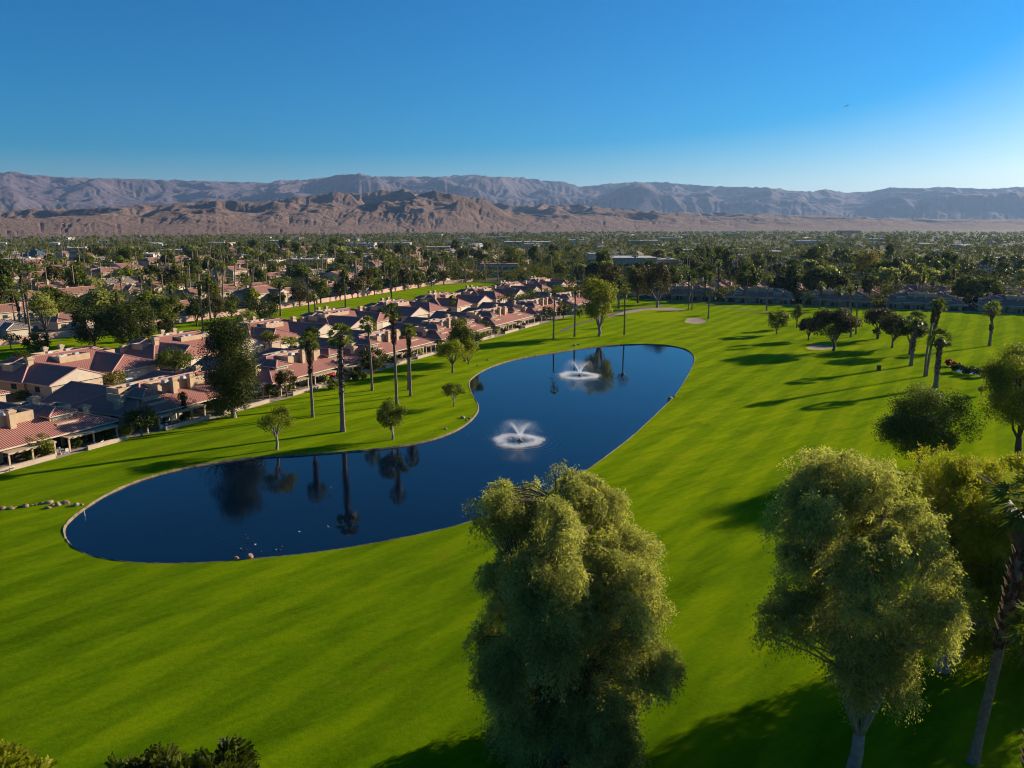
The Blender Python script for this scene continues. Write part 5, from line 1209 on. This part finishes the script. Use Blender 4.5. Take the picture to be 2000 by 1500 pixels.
# ------------------------------------------------------------------ the town
def inside(p, poly):
    x, y = p; c = False; n = len(poly)
    for i in range(n):
        x0, y0 = poly[i]; x1, y1 = poly[i - 1]
        if (y0 > y) != (y1 > y) and x < (x1 - x0) * (y - y0) / (y1 - y0) + x0: c = not c
    return c
def build_town_house(v, roofm, wallm):
    t = thing('town_house', 'x', 'house'); w, d, h = ((15, 11, 2.9), (18, 12, 3.0), (13, 12, 3.1), (16, 13, 5.0), (20, 11, 2.8))[v]
    mb = MB(); mb.box(-w / 2, w / 2, -d / 2, d / 2, 0, h); mb.box(-w / 2 + 1, -w / 2 + 8, d / 2, d / 2 + 5, 0, h - 0.25); mb.build('wall', [M[wallm]], t)
    mb = MB(); hip_roof(mb, -w / 2 - 0.7, w / 2 + 0.7, -d / 2 - 0.7, d / 2 + 0.7, h + 0.15, 0.36 * (d / 2 + 0.7), (0.01 if v in (1, 3) else 5), (0.01 if v in (1,) else 5), None, 0.22, True)
    mb.build('roof', [M[roofm], M['trim'], M['ridge'] if roofm == 'tile_town' else M['trim']], t)
    rot = lambda p: (-p[1], p[0], p[2])
    mb = MB(); cx = -(-w / 2 + 4.5); hip_roof(mb, 0.5, d / 2 + 5.6, cx - 4.1, cx + 4.1, h - 0.08, 1.5, 0.01, (0.01 if v % 2 else 3.5), rot, 0.2, True); mb.build('wing_roof', [M[roofm], M['trim'], M['trim']], t)
    mb = MB(); mb.box(-w / 2 + 2, -w / 2 + 7, d / 2 + 4.98, d / 2 + 5.06, 0.05, 2.2); mb.build('garage_door', [M['garage']], t)
    for sx, sy in ((w * 0.12, 1), (w * 0.36, 1), (-w * 0.25, -1), (w * 0.05, -1), (w * 0.3, -1)):
        mb = MB(); y0 = sy * (d / 2 + 0.02); mb.box(sx - 0.9, sx + 0.9, y0 - 0.04, y0 + 0.04, 0.8, 2.1); mb.build('window', [M['glass']], t)
    mb = MB(); mb.frustum(w * 0.2, -d * 0.2, 1, 0.9, 1, 0.9, h, h + 3.0); mb.frustum(w * 0.2, -d * 0.2, 1.3, 1.2, 1.3, 1.2, h + 3.0, h + 3.25); mb.build('chimney', [M[wallm]], t)
    return t
TH = [build_town_house(v, 'tile_town', 'stucco2') for v in range(5)] + [build_town_house(v, 'tile_grey', 'stucco2') for v in (0, 1, 4)]
th_used = set(); rg = random.Random(12)
def put_town(i, x, y, rz):
    OCC.append((x, y, 10))
    if i not in th_used:
        th_used.add(i); o = TH[i]; o.location = (x, y, 0.02); o.rotation_euler = (0, 0, rz); return o
    return dup(TH[i], (x, y, 0.02), rz, 1.0)
inview = lambda x, y, m=70: y > 10 and -m < project(x, y, 3)[0] < 2000 + m
def clear(x, y, r): return all((x - a) ** 2 + (y - b) ** 2 > (r + c) ** 2 for a, b, c in OCC)
ZONES = {}
def zone(key, o, x, y): ZONES.setdefault(key, []).append((project(x, y, 2)[0], o))
def nband(n): return 'wall street' if n > -215 else ('second street' if n > -315 else ('third street' if n > -420 else 'outer streets'))
for nrow in (-143, -187, -240, -284, -343, -387, -447, -493, -557, -603, -660):
    s = -240.0
    while s < 760:
        s += rg.uniform(20, 25) * (1.0 if nrow > -400 else 1.3); n = nrow + rg.uniform(-2, 2)
        x, y = W(s, n)
        if not inview(x, y, 120) or project(x, y, 3)[0] > 1020: continue
        if rg.random() < 0.30: continue
        flip = nrow in (-143, -240, -343, -447, -557)
        o = put_town(rg.choice((0, 1, 2, 3, 4, 0, 2) if rg.random() < 0.94 else (5, 6, 7)), x, y, ANG_A + (0 if not flip else math.pi) + rg.choice((0, 0, 0.1, -0.1)))
        zone(('house', nband(n)), o, x, y)
for nrow in range(6):
    k = -60.0
    while k < 420:
        k += rg.uniform(26, 34); d_ = -104 - nrow * 46 + rg.uniform(-5, 5); x, y = cb(k, d_)
        if not inview(x, y, 30) or project(x, y, 3)[0] < 1060 or rg.random() < 0.32: continue
        if 40 < x < 170 and 660 < y < 790: continue
        o = put_town(rg.choice((5, 6, 7, 5, 6, 7, 0, 4)), x, y, CA + rg.choice((0, math.pi)) + rg.uniform(-0.1, 0.1)); zone(('house', 'beyond the far fairway wall'), o, x, y)
# plain commercial blocks
def block(px0, px1, ybase, ytop, depth, label, wall='white', roof='flatroof', glass=True, name='commercial_building', rz=0.0):
    x, y = at((px0 + px1) / 2, ybase); w = (px1 - px0) * m_per_px(y, 0); h = top_z(y, ytop); h = max(3.5, h)
    t = thing(name, label, 'building', (x, y + depth / 2, 0.02), rz); OCC.append((x, y + depth / 2, w * 0.42))
    mb = MB(); mb.box(-w / 2, w / 2, -depth / 2, depth / 2, 0, h - 0.6); mb.build('wall', [M[wall]], t)
    mb = MB(); mb.box(-w / 2 - 0.3, w / 2 + 0.3, -depth / 2 - 0.3, depth / 2 + 0.3, h - 0.6, h - 0.25); mb.box(-w / 2 + 0.3, w / 2 - 0.3, -depth / 2 + 0.3, depth / 2 - 0.3, h - 0.25, h - 0.15)
    mb.box(w * 0.1, w * 0.1 + 3, -1.5, 1.5, h - 0.15, h + 1.1); mb.box(-w * 0.3, -w * 0.3 + 2, 0, 2, h - 0.15, h + 0.8); mb.build('roof', [M[roof]], t)
    if glass:
        k = max(3, min(12, int(w / 5)))
        for fl in range(2 if h > 7 else 1):
            z0 = 1.0 + fl * 3.6
            for i in range(k):
                mb = MB(); x0 = -w / 2 + w * (i + 0.5) / k; mb.box(x0 - w / k * 0.4, x0 + w / k * 0.4, -depth / 2 - 0.06, -depth / 2 + 0.02, z0, z0 + 2.0); mb.build('window', [M['glass_blue']], t)
    return t
block(1178, 1283, 532, 503, 38, 'long cream two-storey office with blue-green window bands beyond the golf green', 'stucco2')
block(1282, 1322, 530, 506, 20, 'low cream wing beside the long cream office', 'stucco2')
block(1150, 1184, 524, 495, 22, 'cream block with rooftop plant behind the long cream office', 'stucco2')
block(1340, 1386, 500, 488, 40, 'pale barn-like hall beyond the far fairway palms', 'stucco2', 'white', False)
block(1448, 1490, 506, 498, 20, 'low pale shed roof among the palms beyond the far houses', 'white', 'white', False)
block(985, 1075, 482, 472, 40, 'wide low brown-roofed block beyond the fairway trees', 'stucco2', 'flatroof')
block(1112, 1143, 476, 468, 30, 'bright white hall far across the valley town', 'white', 'white', False)
for k, (a, b, yb, yt) in enumerate(((670, 730, 484, 475), (740, 800, 482, 474), (830, 900, 492, 482), (880, 930, 503, 493), (480, 540, 524, 509), (560, 640, 522, 506), (455, 495, 508, 498), (640, 700, 506, 494), (300, 380, 500, 488), (230, 300, 506, 496), (0, 60, 518, 505), (130, 170, 492, 484), (1290, 1330, 470, 464), (1420, 1450, 462, 456), (1640, 1680, 456, 450), (1560, 1610, 478, 470), (950, 1000, 468, 462), (1230, 1290, 478, 470), (520, 560, 478, 470), (400, 450, 482, 474))):
    block(a, b, yb, yt, 26, f'{("white", "tan", "grey-roofed")[k % 3]} low commercial block in the valley town, {ordinal(1 + sorted(range(20), key=lambda q: (670, 740, 830, 880, 480, 560, 455, 640, 300, 230, 0, 130, 1290, 1420, 1640, 1560, 950, 1230, 520, 400)[q]).index(k))} counting from the columnar-tree side', ('white', 'stucco2', 'stucco')[k % 3], ('white', 'flatroof', 'tile_grey')[k % 3] if k % 3 != 2 else 'flatroof', k % 2 == 0, 'valley_building')
x, y = at(70, 507); t = thing('pyramid_building', 'dark blue pyramid roof standing out over the left of the valley town', 'building', (x, y, 0)); w = 44 * m_per_px(y, 0)
mb = MB(); mb.frustum(0, 0, w * 0.9, w * 0.9, w * 0.9, w * 0.9, 0, 3.5); mb.build('wall', [M['stucco']], t); mb = MB(); mb.frustum(0, 0, w, w, 0.5, 0.5, 3.5, 11); mb.build('roof', [M['glass_blue']], t); OCC.append((x, y, w * 0.6))
# clipped ficus and other marked trees beyond the far houses
for k, (bx, by, ty, w, kd, lm, lb) in enumerate(((1767, 548, 514, 38, 'ball', 'dark', 'clipped dark ficus ball behind the fourth far house, first of its row'), (1828, 556, 519, 32, 'ball', 'dark', 'clipped dark ficus ball behind the fourth far house, second of its row'), (1892, 557, 517, 44, 'ball', 'dark', 'clipped dark ficus ball, biggest beyond the far houses'), (1966, 552, 522, 38, 'ball', 'dark', 'clipped dark ficus ball above the last far house'), (1996, 550, 521, 26, 'ball', 'dark', 'clipped dark ficus ball cut by the picture edge'),
        (1690, 552, 484, 74, 'round', 'gold', 'large golden-yellow tree beyond the third far house'), (1590, 548, 506, 60, 'round', 'dark', 'massive dark tree beyond the second far house'), (1555, 545, 502, 40, 'round', 'dark', 'dark tree beside the massive dark tree beyond the second far house'), (1790, 530, 500, 44, 'ball', 'mid', 'round green tree behind the first clipped ficus'), (1850, 520, 496, 30, 'ball', 'mid', 'round green tree above the clipped ficus row'), (1440, 520, 503, 30, 'ball', 'dark', 'round dark tree before the low pale shed'), (1385, 486, 480, 45, 'ball', 'dark', 'long dark hedge-like tree above the pale hall'),
        (1003, 533, 478, 38, 'column', 'mid', 'tall feathery tree by the pink-roofed villa beyond the rear row'), (1030, 468, 457, 42, 'ball', 'dark', 'wide dark grove crown far beyond the feathery tree'), (1240, 478, 466, 34, 'round', 'dark', 'dark tree grove crown far behind the long cream office'), (1610, 486, 455, 56, 'round', 'haze', 'big hazy grey-green tree far beyond the far houses, left one'), (1735, 490, 455, 60, 'round', 'haze', 'big hazy grey-green tree far beyond the golden tree'), (1520, 462, 448, 40, 'round', 'haze', 'low hazy tree in front of the dusty plain'))):
    tree_px('valley_tree', lb, bx, by, ty, w, kd, lm, 'bark_dark', by - 2, None, 1.0)
block(938, 1010, 540, 515, 14, 'pink-roofed cream villa with pale gable beyond the rear duplex row', 'stucco2', 'tile_town', True, 'villa')

# loose trees and palms of the town: a few meshes shared by many copies
rs0 = np.random.RandomState(8)
TP = []
for k, (kd, lm, hh, ww) in enumerate((('round', 'mid', 8, 7), ('round', 'dark', 8.5, 8), ('round', 'olive', 8, 8), ('ball', 'dark', 6.5, 7), ('round', 'brown', 7.5, 7), ('round', 'bright', 7.5, 6.5), ('round', 'mid', 11, 9), ('column', 'dark', 10, 4.5))):
    TP.append((tree_parts(700 + k, hh, ww, kd, 420, L[lm], M['bark_dark'], 0.16, 2.2), ('green', 'dark', 'olive', 'clipped dark', 'rusty', 'yellow-green', 'large green', 'slim dark')[k]))
PP = [palm_meshes(800 + k, h, w, 420, 0.23, sg, 0.12, cv) for k, (h, w, sg, cv) in enumerate(((12, 4.2, 0.2, 0.3), (15, 4.0, 0.0, 0.6), (9, 4.6, 0.6, 0.2), (17, 3.8, 0.0, 0.8), (13.5, 4.4, 0.3, 0.5)))]
PD = ('mid-height', 'tall', 'short', 'very tall', 'skirted')
def not_lawn(x, y): return not inside((x, y), FAIR) and not inside((x, y), FAIR2)
cand = []
def try_put(x, y, kind, key, r=1.5):
    if not inview(x, y, 20) or not not_lawn(x, y) or not all((x - a) ** 2 + (y - b) ** 2 > (c * 0.82 + r) ** 2 for a, b, c in OCC): return None
    if kind == 'palm':
        i = rg.randrange(5); o = palm_thing('x', x, y, PP[i], None, rg.uniform(0, 6)); o.scale = (rg.uniform(0.9, 1.2),) * 3; de = PD[i]
    else:
        i = rg.choices(range(8), (5, 3, 3, 2, 2, 2, 3, 1))[0]; ps, de = TP[i]; o = tree_thing('town_tree', 'x', x, y, ps, 'tree', None, rg.uniform(0, 6)); o.scale = (rg.uniform(1.1, 1.85),) * 3
    ZONES.setdefault(key + (de,), []).append((project(x, y, 2)[0], o)); return o
npalm = 0; ntree = 0
for i in range(6000):                             # left town
    s = rg.uniform(-240, 760); n = -126 - 560 * rg.random() ** 1.25; x, y = W(s, n)
    if project(x, y, 0)[0] > 1130: continue
    isp = rg.random() < 0.5
    if isp and npalm < 150:
        if try_put(x, y, 'palm', ('palm', nband(n))): npalm += 1
    elif not isp and ntree < 165:
        if try_put(x, y, 'tree', ('tree', nband(n)), 2.5): ntree += 1
npr = ntr = 0
for i in range(6000):                             # right town
    k = rg.uniform(-120, 460); d_ = -92 - 330 * rg.random() ** 1.2; x, y = cb(k, d_)
    if project(x, y, 0)[0] < 1040: continue
    isp = rg.random() < 0.36
    key = 'far wall' if d_ > -150 else ('mid valley' if d_ > -250 else 'outer valley')
    if isp and npr < 72:
        if try_put(x, y, 'palm', ('palm', key)): npr += 1
    elif not isp and ntr < 135:
        if try_put(x, y, 'tree', ('tree', key), 2.5): ntr += 1
for i in range(30):                               # loose trees in the street and courts behind the far houses
    k = rg.uniform(-36, 150); x, y = cb(k, rg.choice((-24, -30, -30, -84))); try_put(x, y, 'palm' if i % 2 == 0 else 'tree', ('palm' if i % 2 == 0 else 'tree', 'far court'), -6 if i % 2 == 0 else 1)
WHERE = {'wall street': 'just past the pink wall', 'second street': 'two streets past the pink wall', 'third street': 'three streets past the pink wall', 'outer streets': 'in outer streets past the wall', 'beyond the far fairway wall': 'beyond the far fairway houses',
         'far wall': 'right behind the far houses', 'mid valley': 'in gardens beyond the far houses', 'outer valley': 'in outer gardens beyond the far houses', 'far court': 'in the courts of the far houses'}
for key, lst in ZONES.items():
    lst.sort(key=lambda q: q[0]); wh = WHERE[key[1]]
    noun = {'house': 'tiled town house', 'palm': 'fan palm', 'tree': 'leafy tree'}[key[0]]
    de = (key[2] + ' ') if len(key) > 2 else ''
    for i, (_, o) in enumerate(lst):
        o['label'] = f'{de}{noun} {wh}' + (f', {ordinal(i + 1)} from the left' if len(lst) > 1 else ''); o['group'] = f'{noun}s {wh}'
# individual single-mesh buildings farther off
bmesh_far = []
for k in range(3):
    mb = MB(); w, d, h = ((16, 11, 3), (22, 14, 4), (13, 10, 3))[k]; mb.box(-w / 2, w / 2, -d / 2, d / 2, 0, h, 1); hip_roof(mb, -w / 2 - 0.5, w / 2 + 0.5, -d / 2 - 0.5, d / 2 + 0.5, h + 0.1, (1.8, 0.6, 2.2)[k], 4, 4, None, 0.2, False)
    mb.m = [2 if m_ == 1 and i >= 6 else m_ for i, m_ in enumerate(mb.m)]
    bmesh_far.append(mb.mesh('distant_house', [M[('tile_town', 'flatroof', 'tile_grey')[k]], M[('stucco2', 'white', 'stucco2')[k]], M['trim']]))
for i in range(110):
    r_ = 820 * (3.0 ** rg.random()); a = rg.uniform(R(-35), R(35)); x, y = r_ * math.sin(a), r_ * math.cos(a)
    o = link('distant_house', bmesh_far[rg.choice((0, 1, 1, 2))]); o.location = (x, y, 0.02); o.rotation_euler = (0, 0, rg.uniform(0, 3.1)); sc_ = rg.uniform(0.9, 1.5); o.scale = (sc_, sc_, rg.uniform(0.9, 1.4))
    tag(o, 'tiny pale house roof far off among the treetops of the valley town', 'house', 'tiny house roofs among the far treetops')
# the unbroken mass of treetops farther out across the valley floor
rs = np.random.RandomState(21); parts = []
def free_xy(x, y, r):
    return all((x - a) ** 2 + (y - b) ** 2 > (c * 0.8 + r) ** 2 for a, b, c in OCC) and not_lawn(x, y)
Nt = 17000; u = rs.rand(Nt); rad = 320 * (3900 / 320) ** (u ** 0.8); az = rs.uniform(R(-44), R(44), Nt)
lim = np.interp(np.degrees(az), (-44, -20, 0, 12, 44), (2100, 2500, 3000, 3400, 3900)); ok = rad < lim
keep = fbm(rad * np.sin(az) * 0.006 + 50, rad * np.cos(az) * 0.006 + 50, 77, 3) > 0.40; ok &= keep | (rs.rand(Nt) < 0.35)
rad, az = rad[ok], az[ok]
fr = np.array([free_xy(r_ * math.sin(a_), r_ * math.cos(a_), 2.5) if r_ < 1100 else True for r_, a_ in zip(rad, az)]); rad, az = rad[fr], az[fr]
n = len(rad); hh = np.clip(np.exp(rs.normal(1.85, 0.36, n)), 3.5, 15) * (1 + 0.15 * (rad > 1500)); ww = hh * rs.uniform(0.5, 0.95, n)
C = np.stack([rad * np.sin(az), rad * np.cos(az), hh * 0.55], 1); Rd = np.stack([ww, ww, hh * 0.46], 1)
for lo_, hi_, per, ls in ((0, 450, 240, 0.7), (450, 700, 120, 0.95), (700, 1000, 70, 1.35), (1000, 1800, 36, 2.0), (1800, 9000, 18, 3.4)):
    m_ = (rad >= lo_) & (rad < hi_)
    if m_.sum(): parts.append(leaves(rs, C[m_], Rd[m_], per, ls, ls * 0.7, 0.0, 0.6, 0.75, 1.25))
v, f, t = join(parts); setting(link('distant_treetops', big_mesh('distant_treetops', v, f, L['haze'], t)), 'stuff')
# and the palms between them that are too many to tell apart
parts = []; mbp = MB(); cnt = 0
while cnt < 480:
    r_ = 430 * (2000 / 430) ** rs.rand(); a_ = rs.uniform(R(-36), R(36)) if rs.rand() < 0.28 else rs.uniform(R(-36), R(0)); x, y = r_ * math.sin(a_), r_ * math.cos(a_)
    if not free_xy(x, y, 0.5): continue
    cnt += 1; h = rs.uniform(8, 16); r = rs.uniform(1.7, 2.4)
    mbp.tube([(x, y, 0), (x + rs.normal() * 0.3, y, h)], [0.32, 0.24], 4, cap=False)
    nf = 12 if r_ < 900 else 8; va = rs.rand(nf) * 6.283; ve = rs.uniform(-0.6, 1.4, nf); d = np.stack([np.cos(va) * np.cos(ve), np.sin(va) * np.cos(ve), np.sin(ve)], 1); sd = np.stack([-np.sin(va), np.cos(va), va * 0], 1)
    o_ = np.array((x, y, h)); l = r * rs.uniform(0.8, 1.1, nf)[:, None]
    parts.append((np.stack([o_ + d * 0.2, o_ + d * l * 0.7 + sd * r * 0.42, o_ + d * l - np.array((0, 0, 0.35)), o_ + d * l * 0.7 - sd * r * 0.42], 1).reshape(-1, 3), np.arange(nf * 4).reshape(-1, 4), rs.uniform(0.1, 0.9, nf)))
v, f, t = join(parts); pm = big_mesh('distant_palms', v, f, L['palm'], t); setting(link('distant_palms', pm), 'stuff')
setting(mbp.build('distant_palm_trunks', M['palm_trunk'], bpy.data.objects['distant_palms']), 'stuff')

# ------------------------------------------------------------------ valley haze
HAZE_TOP = max(max(v.co.z for v in bpy.data.objects[n_].data.vertices) for n_ in ('mountain_range', 'foothills')) + 60
HAZE_TOP = max(HAZE_TOP, bpy.data.objects['airplane'].location.z + 60); print('HAZE_TOP', HAZE_TOP)
mb = MB(); mb.box(-34000, 34000, -9000, 30000, -1.0, HAZE_TOP); hz = setting(mb.build('haze', []), 'stuff')
n = N('haze_air'); n.t.nodes.remove(n.bsdf); pv = n.new('VolumePrincipled'); pv.inputs['Color'].default_value = (0.40, 0.62, 1.0, 1); pv.inputs['Density'].default_value = 2.7e-5; pv.inputs['Anisotropy'].default_value = 0.25
n.ln(pv.outputs[0], n.out.inputs['Volume']); hz.data.materials.append(n.mat)
